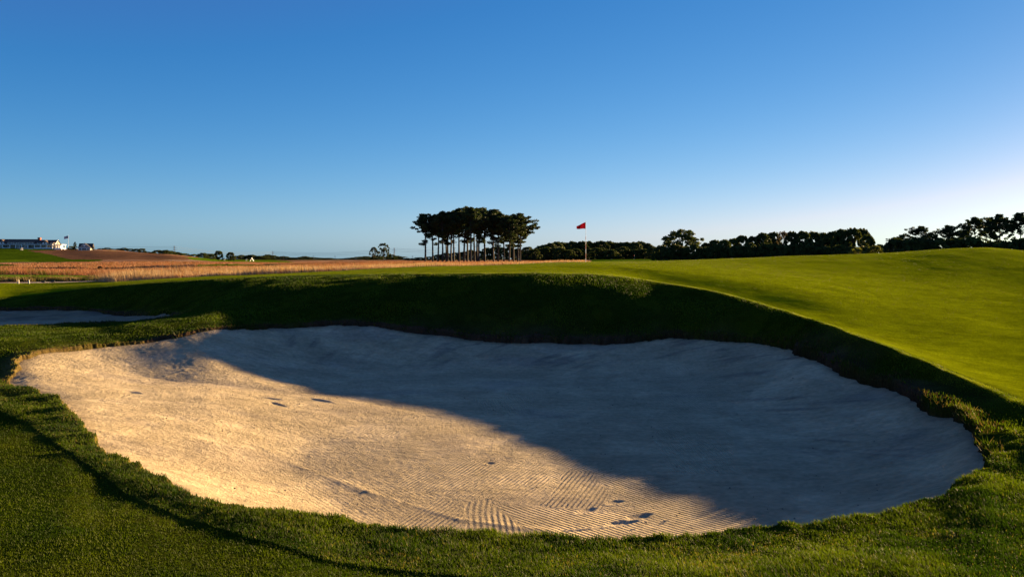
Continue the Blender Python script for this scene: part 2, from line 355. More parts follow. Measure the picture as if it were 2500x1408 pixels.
COL = np.where(((YY > 690))[..., None] & (PPX > 500)[..., None], np.array([0.06, 0.07, 0.02]), COL)
COL = COL * (1 + 0.25 * n1 + 0.35 * n2 * (YY < 40))[..., None]
ROUGHN = np.where(far, 1.0, 0.6)
FAIRMASK = YY < fwY
# mown surfaces sit a little lower than the rough beside them
ZT = ZT - 0.015 * FAIRMASK
# ------------------------------------------------------------------ ground material
gm, t, b = newmat('turf')
at = t.nodes.new('ShaderNodeAttribute'); at.attribute_name = 'col'
ge_ = t.nodes.new('ShaderNodeNewGeometry')
n = t.nodes.new('ShaderNodeTexNoise'); n.inputs['Scale'].default_value = 22; n.inputs['Detail'].default_value = 6; n.inputs['Roughness'].default_value = 0.7
t.links.new(ge_.outputs['Position'], n.inputs['Vector'])
r = t.nodes.new('ShaderNodeMapRange'); r.inputs['From Min'].default_value = 0.3; r.inputs['From Max'].default_value = 0.7; r.inputs['To Min'].default_value = 0.6; r.inputs['To Max'].default_value = 1.4
t.links.new(n.outputs['Fac'], r.inputs['Value'])
mu = t.nodes.new('ShaderNodeVectorMath'); mu.operation = 'SCALE'; t.links.new(at.outputs['Color'], mu.inputs[0]); t.links.new(r.outputs[0], mu.inputs['Scale'])
t.links.new(mu.outputs[0], b.inputs['Base Color']); b.inputs['Roughness'].default_value = 1.0; b.inputs['Specular IOR Level'].default_value = 0.0
n2_ = t.nodes.new('ShaderNodeTexNoise'); n2_.inputs['Scale'].default_value = 60; n2_.inputs['Detail'].default_value = 5; t.links.new(ge_.outputs['Position'], n2_.inputs['Vector'])
bp = t.nodes.new('ShaderNodeBump'); bp.inputs['Strength'].default_value = 1.0; bp.inputs['Distance'].default_value = 0.03
t.links.new(n2_.outputs['Fac'], bp.inputs['Height']); t.links.new(bp.outputs[0], b.inputs['Normal'])
def grid_faces(nr, nc):
    i = np.arange(nr - 1)[:, None] * nc + np.arange(nc - 1)[None, :]
    return np.stack([i, i + 1, i + nc + 1, i + nc], -1).reshape(-1, 4)
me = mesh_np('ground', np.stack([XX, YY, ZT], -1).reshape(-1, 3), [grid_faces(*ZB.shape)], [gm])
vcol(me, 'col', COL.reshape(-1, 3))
tag(link('ground', me), kind='structure')

# ------------------------------------------------------------------ sand
sm, t, b = newmat('sand')
ge_ = t.nodes.new('ShaderNodeNewGeometry')
def noise_node(scale, detail=5, rough=0.6, vec=None):
    k = t.nodes.new('ShaderNodeTexNoise'); k.inputs['Scale'].default_value = scale; k.inputs['Detail'].default_value = detail; k.inputs['Roughness'].default_value = rough
    t.links.new(vec if vec is not None else ge_.outputs['Position'], k.inputs['Vector']); return k
a1 = t.nodes.new('ShaderNodeAttribute'); a1.attribute_name = 'phase'; a2 = t.nodes.new('ShaderNodeAttribute'); a2.attribute_name = 'rake'
a3 = t.nodes.new('ShaderNodeAttribute'); a3.attribute_name = 'col'
s_ = t.nodes.new('ShaderNodeMath'); s_.operation = 'SINE'; t.links.new(a1.outputs['Fac'], s_.inputs[0])
p_ = t.nodes.new('ShaderNodeMath'); p_.operation = 'MULTIPLY'; t.links.new(s_.outputs[0], p_.inputs[0]); t.links.new(a2.outputs['Fac'], p_.inputs[1])
gn = noise_node(42, 6, 0.72); gn2 = noise_node(9, 4, 0.6); gn3 = noise_node(130, 3, 0.6)
def madd(x, k, y=None):
    q = t.nodes.new('ShaderNodeMath'); q.operation = 'MULTIPLY_ADD'; t.links.new(x, q.inputs[0]); q.inputs[1].default_value = k
    if y is not None: t.links.new(y, q.inputs[2])
    return q.outputs[0]
gn4 = noise_node(0.9, 4, 0.6)
gr = t.nodes.new('ShaderNodeMapRange'); gr.inputs['From Min'].default_value = 0.35; gr.inputs['From Max'].default_value = 0.68; gr.inputs['To Min'].default_value = 0.5; gr.inputs['To Max'].default_value = 2.2
t.links.new(gn4.outputs['Fac'], gr.inputs['Value'])
gx_ = t.nodes.new('ShaderNodeMath'); gx_.operation = 'MULTIPLY'; t.links.new(gn.outputs['Fac'], gx_.inputs[0]); t.links.new(gr.outputs[0], gx_.inputs[1])
h = madd(gx_.outputs[0], 0.045, madd(p_.outputs[0], 0.021))
gn5 = noise_node(15, 3, 0.6); gy_ = t.nodes.new('ShaderNodeMath'); gy_.operation = 'MULTIPLY'; t.links.new(gn5.outputs['Fac'], gy_.inputs[0]); t.links.new(gr.outputs[0], gy_.inputs[1])
h = madd(gy_.outputs[0], 0.060, h)
h = madd(gn3.outputs['Fac'], 0.008, h)
bp = t.nodes.new('ShaderNodeBump'); bp.inputs['Strength'].default_value = 1.0; bp.inputs['Distance'].default_value = 1.0
t.links.new(h, bp.inputs['Height']); t.links.new(bp.outputs[0], b.inputs['Normal'])
r = t.nodes.new('ShaderNodeMapRange'); r.inputs['From Min'].default_value = 0.3; r.inputs['From Max'].default_value = 0.7; r.inputs['To Min'].default_value = 0.62; r.inputs['To Max'].default_value = 1.32
gmix = madd(gn.outputs['Fac'], 0.6, madd(gn2.outputs['Fac'], 0.45)); t.links.new(gmix, r.inputs['Value'])
mu = t.nodes.new('ShaderNodeVectorMath'); mu.operation = 'SCALE'; t.links.new(a3.outputs['Color'], mu.inputs[0]); t.links.new(r.outputs[0], mu.inputs['Scale'])
t.links.new(mu.outputs[0], b.inputs['Base Color']); b.inputs['Roughness'].default_value = 0.95; b.inputs['Specular IOR Level'].default_value = 0.1
def w2(px, Y): return np.array([(px - 1250) / F * Y, Y])
def sand_sheet(poly, which, step, name):
    x0, y0 = poly.min(0) - 0.5; x1, y1 = poly.max(0) + 0.5
    gx = np.arange(x0, x1, step); gy = np.arange(y0, y1, step); X, Y = np.meshgrid(gx, gy)
    s = (sdf(poly, X, Y)).reshape(X.shape); sr = s + rag(X, Y)
    Z = zsand(X, Y, s + 0.3 * rag(X, Y), which)
    edge = sstep(0, 0.8, -s)
    Z = Z + 0.05 * fbm(X, Y, 3.2, 2, 30) * edge * (0.25 + 0.75 * sstep(-6, -2.5, X)) + 0.0035 * fbm(X, Y, 0.35, 2, 33) + 0.03 * fbm(X, Y * 1.6, 0.9, 2, 31) * sstep(0.3, 0.8, 1 - edge + 0.35)
    # rake passes: phase in radians, one direction per pass
    ph = np.zeros_like(X); rk = np.zeros_like(X)
    if which == 1:
        PYs = HZ + 2.85 / Y * F; PXs = 1250 + X / Y * F
        wob = 0.06 * fbm(X, Y, 1.0, 3, 40)
        def rake(mask, ang, sp, a, bend=0.0):
            th = R(ang); al_ = X * -math.sin(th) + Y * math.cos(th); al_ = al_ - al_[mask].mean(); q = X * math.cos(th) + Y * math.sin(th) + wob * 0.8 + bend * al_ ** 2
            ph[mask] = (q * 2 * math.pi / sp)[mask]; rk[mask] = a
        I = lambda p: inpoly(p, PXs, PYs)
        rake(s < -0.3, 38, 0.058, 0.4)
        rk *= sstep(-4.5, 0.5, X)
        PXs = PXs + 34 * fbm(X, Y, 0.8, 3, 43); PYs = PYs + 16 * fbm(X, Y, 0.8, 3, 44)
        rake(I([(700,900),(1850,860),(1820,1160),(1400,1150),(1100,1060)]), 80, 0.06, 0.5)
        rake(I([(1580,920),(1760,920),(1800,1080),(1812,1150),(1640,1150),(1600,1050)]), 5, 0.06, 0.9)
        rake(I([(1160,985),(1310,960),(1320,1010),(1170,1020)]), 8, 0.055, 0.8)
        rake(I([(560,1000),(700,975),(760,1060),(620,1075)]), 150, 0.055, 0.5)
        rake(I([(780,1085),(900,1065),(1300,1090),(1345,1150),(1320,1222),(1190,1216),(1000,1185),(880,1140)]), 155, 0.055, 0.6)
        rake(I([(1000,1060),(1120,1050),(1350,1090),(1330,1130),(1150,1110)]), 60, 0.055, 0.4)
        rake(I([(1270,1085),(1400,1095),(1610,1160),(1700,1215),(1560,1235),(1475,1160),(1380,1135)]), 34, 0.055, 0.85)
        rake(I([(1390,1140),(1470,1150),(1488,1190),(1466,1224),(1310,1219),(1330,1200)]), 161, 0.058, 1.0)
        rake(I([(860,1345),(930,1278),(987,1245),(1062,1203),(1140,1216),(1121,1262),(1090,1400)]), 161, 0.062, 1.0, 0.03)
        rake(I([(1090,1400),(1115,1290),(1135,1214),(1200,1208),(1262,1232),(1330,1300),(1360,1400)]), 6, 0.068, 1.4, -0.05)
        rake(I([(1200,1218),(1460,1226),(1700,1215),(1950,1280),(1900,1390),(1360,1400),(1320,1290)]), 45, 0.060, 1.0)
        rake(I([(1700,1200),(2300,1180),(2300,1330),(1900,1330),(1880,1265)]), 50, 0.055, 0.5)
        jump = np.zeros(X.shape, bool)
        for ax_ in (0, 1):
            dph = np.abs(np.diff(ph, axis=ax_)) > 3.6
            if ax_ == 0: jump[1:] |= dph; jump[:-1] |= dph
            else: jump[:, 1:] |= dph; jump[:, :-1] |= dph
        rk[jump] = 0
        rk *= 0.75 + 0.6 * (fbm(X, Y, 0.5, 3, 50) + 0.25)
        # ridges between passes, footprints, drag marks
        for (px, Yd, ang, L, wd, dep) in [(1520,8.9,20,.30,.11,-.05),(1560,9.1,25,.3,.11,-.045),(1685,8.35,-25,.34,.12,-.055),(1740,8.5,-20,.25,.1,-.03),(1800,8.1,-28,.36,.13,-.05),(1610,10.4,10,.5,.12,-.04),(1430,9.3,40,.25,.1,-.04),
                                     (780,15.2,-30,.5,.14,-.06),(660,15.0,-10,.4,.12,-.045),(680,14.4,-35,.4,.13,-.045),(560,14.3,20,.7,.2,-.04),(325,14.2,-20,.35,.13,-.045),(1195,11.2,10,.12,.1,-.03),(1720,8.0,15,.8,.06,.035),(1430,8.7,12,.5,.05,.03),(1380,7.9,30,.25,.12,-.03),(1500,9.6,30,.2,.1,-.03),(600,14.8,5,.5,.2,-.03),(1850,8.2,-20,.3,.12,-.04)]:
            c = w2(px, Yd); th = R(ang); dx = X - c[0]; dy = Y - c[1]
            dy = dy + 0.03 * vnoise(X, Y, 0.08, px * .1); a = (dx * math.cos(th) + dy * math.sin(th)) / (L / 2); bb = (-dx * math.sin(th) + dy * math.cos(th)) / (wd / 2)
            rr = a * a + bb * bb
            dep *= 0.32; L *= 0.8; wd *= 0.8; dx += 0.02 * vnoise(X, Y, 0.09, px);  Z += dep * np.exp(-rr ** 2 * 0.8) - 0.3 * dep * np.exp(-((np.sqrt(rr) - 1.5) / 0.35) ** 2)
            rk *= 1 - 0.9 * np.exp(-(rr / 2.5) ** 2)
        for pts_ in ([(340,15.8),(450,16.7),(560,17.0)], [(450,12.3),(600,12.9),(720,13.1)], [(640,11.6),(900,9.9),(1120,8.95),(1350,8.6)], [(1750,18.2),(1790,13.2),(1805,11.1)], [(560,14.9),(680,14.6),(860,15.3)]):
            pp = np.array([w2(*q) for q in pts_])
            for i in range(len(pp) - 1):
                ax, ay = pp[i]; ex, ey = pp[i+1] - pp[i]; tt = np.clip(((X-ax)*ex + (Y-ay)*ey) / (ex*ex+ey*ey), 0, 1)
                dd = np.hypot(X-ax-tt*ex, Y-ay-tt*ey) + 0.12 * vnoise(X, Y, 0.6, 60)
                Z += 0.012 * np.exp(-(dd / 0.07) ** 2) * (0.6 + vnoise(X, Y, 0.5, 61))
    # churned, pitted patches
    churn = sstep(0.18, 0.42, fbm(X * 0.6, Y * 1.5, 1.6, 3, 70)) * (rk < 0.3) * (0.3 + 0.7 * sstep(17, 14, Y))
    Z += 0.006 * churn * vnoise(X, Y, 0.075, 72) + 0.004 * vnoise(X, Y, 0.06, 74) * (rk < 0.6)
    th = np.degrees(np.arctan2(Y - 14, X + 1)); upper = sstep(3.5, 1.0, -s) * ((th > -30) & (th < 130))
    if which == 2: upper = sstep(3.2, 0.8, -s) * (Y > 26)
    angc = np.arctan2(Y - 14, X + 1) * 9
    streak = fbm(angc + s * 0.9, s * 0.28, 0.30, 3, 80) + 0.6 * fbm(X, Y, 0.9, 3, 81)
    Z += 0.012 * upper * streak
    col = np.zeros(X.shape + (3,)) + np.array([0.42, 0.342, 0.210])
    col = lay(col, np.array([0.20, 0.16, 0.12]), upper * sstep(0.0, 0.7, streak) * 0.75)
    if which == 2: col *= (1 - 0.35 * upper[..., None]) * 0.85  # left bunker: deeper shade painted into its sand colour, strongest on the far face
    col = lay(col, np.array([0.27, 0.225, 0.17]), sstep(0.1, 0.5, fbm(X, Y * 1.8, 1.8, 3, 90)) * 0.5)
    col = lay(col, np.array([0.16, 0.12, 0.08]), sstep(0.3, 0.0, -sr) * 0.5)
    nr, nc = X.shape; fcs = grid_faces(nr, nc)
    keep = (s.ravel()[fcs] < 0.45).all(1); fcs = fcs[keep]
    used = np.zeros(nr * nc, bool); used[fcs.ravel()] = True; remap = np.cumsum(used) - 1
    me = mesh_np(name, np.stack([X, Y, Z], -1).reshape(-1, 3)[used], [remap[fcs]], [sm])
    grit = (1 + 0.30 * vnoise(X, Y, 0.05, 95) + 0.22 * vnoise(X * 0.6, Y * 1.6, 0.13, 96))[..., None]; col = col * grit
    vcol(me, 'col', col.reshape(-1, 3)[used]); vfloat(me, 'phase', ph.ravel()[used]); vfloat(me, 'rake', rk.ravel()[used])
    return tag(link(name, me), kind='structure')
sand_sheet(POLY1, 1, 0.022, 'bunker_sand')
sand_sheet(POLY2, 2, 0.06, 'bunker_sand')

# small stones and bits of debris on the sand
V = []; Fc = []
g_r = random.Random(5)
for _ in range(150):
    px, Yd = g_r.uniform(250, 2250), g_r.uniform(8.6, 17.5); X_, Y_ = w2(px, Yd)
    s_v = sdf(POLY1, np.array([X_]), np.array([Y_]))[0]
    if s_v > -0.9: continue
    z_ = float(zsand(np.array([X_]), np.array([Y_]), np.array([s_v]), 1)[0]) + 0.012; r_ = g_r.uniform(0.006, 0.016); n0 = len(V)
    a_ = g_r.uniform(0, 3); e_x = g_r.uniform(.6, 1.6)
    for (p, q, w_) in ((0,0,1),(1,0,0),(.3,.9,.1),(-.8,.55,0),(-.8,-.6,.1),(.3,-.95,0),(0,0,-.8)):
        V.append((X_ + (p*e_x*math.cos(a_) - q*math.sin(a_)) * r_, Y_ + (p*e_x*math.sin(a_) + q*math.cos(a_)) * r_, z_ + w_ * r_ * .7))
    for k in range(5): Fc += [(n0, n0+1+k, n0+1+(k+1) % 5), (n0+6, n0+1+(k+1) % 5, n0+1+k)]
mb = MB(); mb.v = V; mb.f = Fc
tag(mb.build('pebbles', simple('pebble', (0.10, 0.08, 0.06), 0.9, 0.3)), 'small dark stones and bits of debris strewn on the bunker sand', 'pebbles', kind='stuff')

# ------------------------------------------------------------------ grass blades
grassm = leafmat('grass_blade', 0.45, 0.6, objrand=0.0, spec=0.12)
strawm = leafmat('straw_blade', 0.30, 0.7, (1, 0.75, 0.7), objrand=0.0, spec=0.1)
def blades(name, x, y, h, w, col, lean=0.35, mat=grassm, label=None, cat='grass', zoff=-0.006, wind=(-0.3, -0.05), seg=2):
    n = len(x); z = np.maximum(lookup(ZT, x, y), lookup(ZB, x, y) - 0.05) + zoff
    th = rng.random(n) * 2 * np.pi
    # face blades roughly at random
    dx = np.cos(th) * w / 2; dy = np.sin(th) * w / 2
    la = rng.random(n) * 2 * np.pi; lm = (rng.random(n) ** 1.0) * lean * h
    lx = np.cos(la) * lm + wind[0] * lean * h; ly = np.sin(la) * lm + wind[1] * lean * h
    zz = h * (0.75 + 0.5 * rng.random(n))
    c = col * (0.7 + 0.6 * rng.random(n))[:, None]
    if seg == 2:
        V = np.stack([np.stack([x - dx, y - dy, z], 1), np.stack([x + dx, y + dy, z], 1),
                      np.stack([x + dx*.8 + lx*.35, y + dy*.8 + ly*.35, z + zz*.6], 1), np.stack([x - dx*.8 + lx*.35, y - dy*.8 + ly*.35, z + zz*.6], 1),
                      np.stack([x + lx, y + ly, z + zz], 1)], 1).reshape(-1, 3)
        i = np.arange(n)[:, None] * 5
        fs = [i + np.array([[0, 1, 2, 3]]), i + np.array([[3, 2, 4]])]; k = 5
    else:
        V = np.stack([np.stack([x - dx, y - dy, z], 1), np.stack([x + dx, y + dy, z], 1), np.stack([x + lx, y + ly, z + zz], 1)], 1).reshape(-1, 3)
        i = np.arange(n)[:, None] * 3; fs = [i + np.array([[0, 1, 2]])]; k = 3
    me = mesh_np(name, V, fs, [mat]); vcol(me, 'col', np.repeat(c, k, 0))
    return tag(link(name, me), label, cat, kind='stuff')
def scatter(n, px0, px1, Y0, Y1, power=0.0):
    """points with even ground density in depth range, weighted nearer when power>0"""
    u = rng.random(n)
    if power == 2: Y = Y0 * (Y1 / Y0) ** u
    else: Y = np.sqrt(Y0**2 + (Y1**2 - Y0**2) * u)
    px = px0 + (px1 - px0) * rng.random(n)
    return (px - 1250) / F * Y, Y, px
def gcols(x, y, a, b_, s=0.6, o=0):
    k = np.clip(0.5 + 1.3 * fbm(x, y, s, 3, o), 0, 1)[:, None]; return np.array(a) * (1 - k) + np.array(b_) * k
def ss_at(x, y): return np.minimum(lookup(S1, x, y), lookup(S2, x, y))
def fw_at(px): return np.interp(px, [a for a, b in FW], [b for a, b in FW])
def cr_at(px): return np.interp(px, PXG, crestY[0])
GA, GB = (0.022, 0.046, 0.002), (0.066, 0.094, 0.004)
# rough along the near side of the bunker
x, y, px = scatter(780000, -120, 2950, 4.6, 17, 2)
s = ss_at(x, y); k = (s > 0.0) & (s < 7) & (y > fw_at(px) + 0.02 * rng.standard_normal(len(x))) & (y < np.interp(px, [-200, 0, 60, 2412, 2640], [14.6, 14.6, 13.6, 9.6, 10.8]))
x, y, px, s = x[k], y[k], px[k], s[k]
tuft = np.clip(0.8 + 0.8 * fbm(x, y, 0.45, 3, 101), 0.35, 1.5); lit = 0.043 * tuft * (0.55 + 0.45 * sstep(0, 0.5, y - fw_at(px)))
c = gcols(x, y, GA, GB, 0.6, 102); dry = rng.random(len(x)) < 0.03 + 0.16 * sstep(0.2, 0.5, fbm(x, y, 0.5, 3, 107)); c[dry] = (0.17, 0.14, 0.04)
blades('rough_grass', x, y, lit, 0.003 + 0.0005 * y, c, 0.6, label='longer rough grass along the near lip of the big bunker', wind=(-0.25, 0.1))
# mown fairway bottom left
x, y, px = scatter(260000, -250, 2000, 3.6, 13.5, 2)
k = (y < fw_at(px)); x, y, px = x[k], y[k], px[k]
blades('fairway_grass', x, y, 0.020 * (0.7 + 0.5 * rng.random(len(x))), 0.005 + 0.0007 * y, gcols(x, y, (0.024, 0.048, 0.002), (0.065, 0.088, 0.004), 0.5, 111), 0.8, label='short mown grass in the bottom left foreground', seg=1, wind=(-0.2, 0))
# tongue, bank and its crest
x, y, px = scatter(580000, -200, 2950, 10, 40, 0)
s = ss_at(x, y); cr = cr_at(px); k = (s > -0.05) & (y < cr + 0.35) & ((y > np.interp(px, [-200, 0, 60, 2412, 2640], [14.6, 14.6, 13.6, 9.0, 10.4])))
x, y, px, s, cr = x[k], y[k], px[k], s[k], cr[k]
tuft = np.clip(0.8 + 1.1 * fbm(x, y, 0.6, 3, 121), 0.25, 1.7)
edge = np.exp(-np.clip(cr - y, 0, 9) / 0.5)
c = gcols(x, y, GA, GB, 1.0, 122); soilk = np.exp(-np.clip(s, 0, 9) / np.where(px > 1000, 0.5, 0.3)) * (0.4 + rng.random(len(x))) > 0.6; c[soilk & (px > 480)] = (0.07, 0.045, 0.022)
g = np.exp(-s / 0.3) > 0.45; c[g & (px < 500) & (rng.random(len(x)) < 0.6)] = (0.14, 0.11, 0.02)
fr = s < 0.12; tuft = np.where(fr, np.maximum(tuft, 0.9) * 1.25, tuft)
blades('bank_grass', x, y, np.where(px < 520, 0.034, 0.048) * tuft * (1 - 0.35 * edge), 0.010 + 0.0006 * y, c, 0.6, label='rough grass on the bank and tongue behind the big bunker', seg=1, wind=(-0.2, -0.15))
# tufts hanging over the torn edge of the lip
x, y, px = scatter(160000, 420, 2640, 9, 24, 0)
s = ss_at(x, y); k = (s > -0.07) & (s < 0.16) & (fbm(x, y, 0.38, 2, 161) > 0.08); x, y, px, s = x[k], y[k], px[k], s[k]
c = gcols(x, y, (0.022, 0.044, 0.002), (0.055, 0.075, 0.006), 0.4, 162); c[rng.random(len(x)) < 0.25] = (0.11, 0.08, 0.035)
blades('lip_grass', x, y, 0.10 * (0.5 + 0.7 * rng.random(len(x))), 0.008 + 0.0005 * y, c, 0.9, label='ragged tufts hanging over the torn far lip of the bunker', seg=1, wind=(-0.5, -0.5))
# fine fringe along the crest; rim light painted as brighter blade colour
n_ = 70000; px = 1000 + 1640 * rng.random(n_); y = cr_at(px) + 0.14 * rng.standard_normal(n_); x = (px - 1250) / F * y
blades('fringe_grass', x, y, 0.020 * (0.5 + rng.random(n_)), 0.004 + 0.0004 * y, gcols(x, y, (0.08, 0.11, 0.004), (0.16, 0.18, 0.010), 0.4, 172), 0.8, label='fine grass fringe along the bank crest, rim light painted in its colour', seg=1)
# putting green and apron
x, y, px = scatter(390000, 900, 2950, 10.5, 58, 0)
cr = cr_at(px); k = (y > cr + 0.15) & (rng.random(len(x)) < np.interp(y, [10, 25, 58], [1, 1, 0.5])); x, y, px = x[k], y[k], px[k]
x2, y2, px2 = scatter(60000, -200, 900, 28, 52, 0); k = (y2 > cr_at(px2)) & (y2 < np.interp(px2, [a for a, b in GREENEDGE], [b for a, b in GREENEDGE])); x = np.r_[x, x2[k]]; y = np.r_[y, y2[k]]
blades('green_grass', x, y, np.full(len(x), 0.009) * (1 + y / 60), 0.006 + 0.0005 * y, gcols(x, y, (0.05, 0.07, 0.002), (0.09, 0.11, 0.004), 2.5, 131), 0.7, label='closely mown grass of the raised putting green', seg=1)
# tall fescue, straw and russet
def fescue(n, px0, px1, Y0, Y1, h, w, label, power=2, keepf=None, name='fescue_grass'):
    x, y, px = scatter(n, px0, px1, Y0, Y1, power)
    gE = np.interp(px, [a for a, b in GREENEDGE], [b for a, b in GREENEDGE])
    zc = lookup(COL[..., 0], x, y); zg = lookup(COL[..., 1], x, y); ptc = np.interp(px, [-1200, 0, 130, 200, 280, 380], [56.5, 55.6, 55.2, 56, 60, 66])
    k = (y > gE + 0.5 + 1.2 * vnoise(x, y, 3, 140)) & (zc > zg * 1.15) & ((np.abs(y - ptc) > 1.5) | (px > 380))
    k &= fbm(x, y, 2.0, 2, 141) > -0.35
    if keepf is not None: k &= keepf(px, y)
    k &= (px > 262 + 20 * rng.standard_normal(len(px))) | (y > 95)
    x, y, px = x[k], y[k], px[k]; m = len(x)
    q = fbm(x, y, 5, 3, 142) + 0.22 * rng.standard_normal(m) - 0.55 * sstep(75, 100, y)
    c = np.where((q > 0.05)[:, None], np.array([0.36, 0.25, 0.15]), np.array([0.25, 0.12, 0.065]))
    c[(fbm(x, y, 2.5, 2, 143) > 0.36)] = (0.08, 0.085, 0.015)
    gap = y - np.interp(px, [a for a, b in GREENEDGE], [b for a, b in GREENEDGE]); c[(gap < 9) & (rng.random(m) < 0.55)] = (0.46, 0.35, 0.22)
    hh = h * np.interp(px, [0, 450, 700, 1000, 1430], [1.1, 1.0, 0.6, 0.33, 0.22]) * (0.55 + 0.5 * rng.random(m)) * np.clip(0.85 + 1.0 * fbm(x, y, 3, 2, 144), 0.35, 1.4)
    blades(name, x, y, hh, w * (0.7 + y / 150), c, 0.35, strawm, label, seg=1, wind=(-0.6, 0.0), zoff=-0.02)
fescue(380000, -200, 1480, 46, 110, 0.70, 0.022, 'tall straw and russet fescue behind the green')
fescue(160000, -200, 1480, 110, 330, 0.45, 0.06, 'russet fescue field running back to the pines', name='fescue_field')
# low weedy scrub beside the path
x, y, px = scatter(60000, -200, 400, 57.5, 68, 0)
k = fbm(x, y, 1.5, 2, 150) > 0.0; x, y, px = x[k], y[k], px[k]
blades('scrub_grass', x, y, 0.3 * np.clip(0.7 + 1.6 * fbm(x, y, 1.6, 2, 151), 0.15, 1.6), 0.05, gcols(x, y, (0.05, 0.065, 0.01), (0.20, 0.155, 0.07), 1.2, 152), 0.4, strawm, 'weedy green and straw scrub behind the sandy path', seg=1)

# ------------------------------------------------------------------ trees
bark = simple('bark', (0.035, 0.027, 0.02), 0.9, 0.3, 1.5)
barkl = simple('pale_bark', (0.03, 0.023, 0.018), 0.9, 0.3, 1.5)
leafm = leafmat('leaves', 0.28, 0.65, objrand=0.25, spec=0.15)
def leafcloud(centres, rads, per, size, ca, cb, flat=0.6, seed=0):
    g = np.random.default_rng(seed); cs = np.array(centres); n = len(cs)
    N = n * per; ci = np.repeat(np.arange(n), per)
    d = g.standard_normal((N, 3)); d /= np.linalg.norm(d, axis=1)[:, None]
    d *= (g.random(N) ** 0.45)[:, None]
    rr = np.array(rads)[ci]
    P = cs[ci] + d * np.stack([rr, rr, rr * flat], 1)
    a = g.standard_normal((N, 3)); a /= np.linalg.norm(a, axis=1)[:, None]
    b = np.cross(a, g.standard_normal((N, 3))); b /= np.linalg.norm(b, axis=1)[:, None]
    sz = size * (0.6 + 0.8 * g.random(N))[:, None]
    V = np.stack([P - a * sz * .5, P + b * sz * .45 + a * sz * .05, P + a * sz * .55 - b * sz * .1, P - b * sz * .5], 1).reshape(-1, 3)
    fs = [np.arange(N)[:, None] * 4 + np.array([[0, 1, 2, 3]])]
    t = (0.5 + 0.35 * g.standard_normal(n))[ci] * 0.6 + 0.4 * g.random(N)
    c = np.array(ca) + (np.array(cb) - np.array(ca)) * np.clip(t, 0, 1)[:, None]
    me = mesh_np('crown', V, fs, [leafm], smooth=False); vcol(me, 'col', np.repeat(c, 4, 0))
    return me
def limb(mb, p0, p1, r0, r1, sag=0.1, n=4, g=random):
    p0, p1 = Vector(p0), Vector(p1); L = (p1 - p0).length; pts = []; rs = []
    off = Vector((g.uniform(-1, 1), g.uniform(-1, 1), g.uniform(-.3, .6))) * L * sag
    for i in range(n + 1):
        t = i / n; pts.append(p0.lerp(p1, t) + off * math.sin(math.pi * t)); rs.append(r0 + (r1 - r0) * t)
    mb.tube(pts, rs, 5)
def pine_proto(seed, spread=0.2, low=0.5, wide=1.0, dens=1.0, size=0.30):
    """unit of 15 m"""
    g = random.Random(seed); H = 15.0; mb = MB()
    bx, by = g.uniform(-.5, .5), g.uniform(-.5, .5)
    tr = lambda t: Vector((bx * t * t + 0.15 * math.sin(3 * t + seed), by * t * t, H * 0.94 * t))
    mb.tube([tr(i / 8) for i in range(9)], [0.30 - 0.22 * i / 8 for i in range(9)], 7)
    cs = []; rs = []
    nl = int(30 * dens)
    for i in range(nl):
        t = low + (0.97 - low) * (i / nl) ** 0.8; a = g.uniform(0, 2 * math.pi)
        if t < 0.52 and g.random() < 0.55: continue
        env = math.sin(math.pi * min(1, max(0.12, (t - low + 0.10) / (1.06 - low))) ** 1.25)
        L = H * spread * wide * env * g.uniform(0.55, 1.1) + 0.3
        if t < low + 0.12 and g.random() < 0.5: L *= 0.5
        p0 = tr(t); p1 = p0 + Vector((math.cos(a) * L, math.sin(a) * L, L * g.uniform(0.15, 0.7)))
        if p1.z > H: p1.z = H
        limb(mb, p0, p1, 0.075, 0.02, 0.08, 4, g)
        for q in ((1.0, 0.75, 0.5) if t > low + 0.15 else (1.0, 0.7)):
            c = p0.lerp(p1, q) + Vector((g.uniform(-.4, .4), g.uniform(-.4, .4), g.uniform(0, .35))); cs.append(tuple(c)); rs.append(g.uniform(0.55, 1.1))
    for i in range(int(7 * dens)):
        a = g.uniform(0, 6.28); cs.append((bx + math.cos(a) * g.uniform(0, 1.3), by + math.sin(a) * g.uniform(0, 1.3), H * g.uniform(0.9, 0.985))); rs.append(g.uniform(.6, .95))
    # dead stubs below the crown
    for i in range(6):
        t = g.uniform(0.3, low); a = g.uniform(0, 6.28); p0 = tr(t); limb(mb, p0, p0 + Vector((math.cos(a), math.sin(a), g.uniform(-.1, .5))) * g.uniform(.5, 1.5), .03, .008, .1, 3, g)
    return mb, leafcloud(cs, rs, 95, size, (0.018, 0.030, 0.010), (0.045, 0.060, 0.018), 0.5, seed)
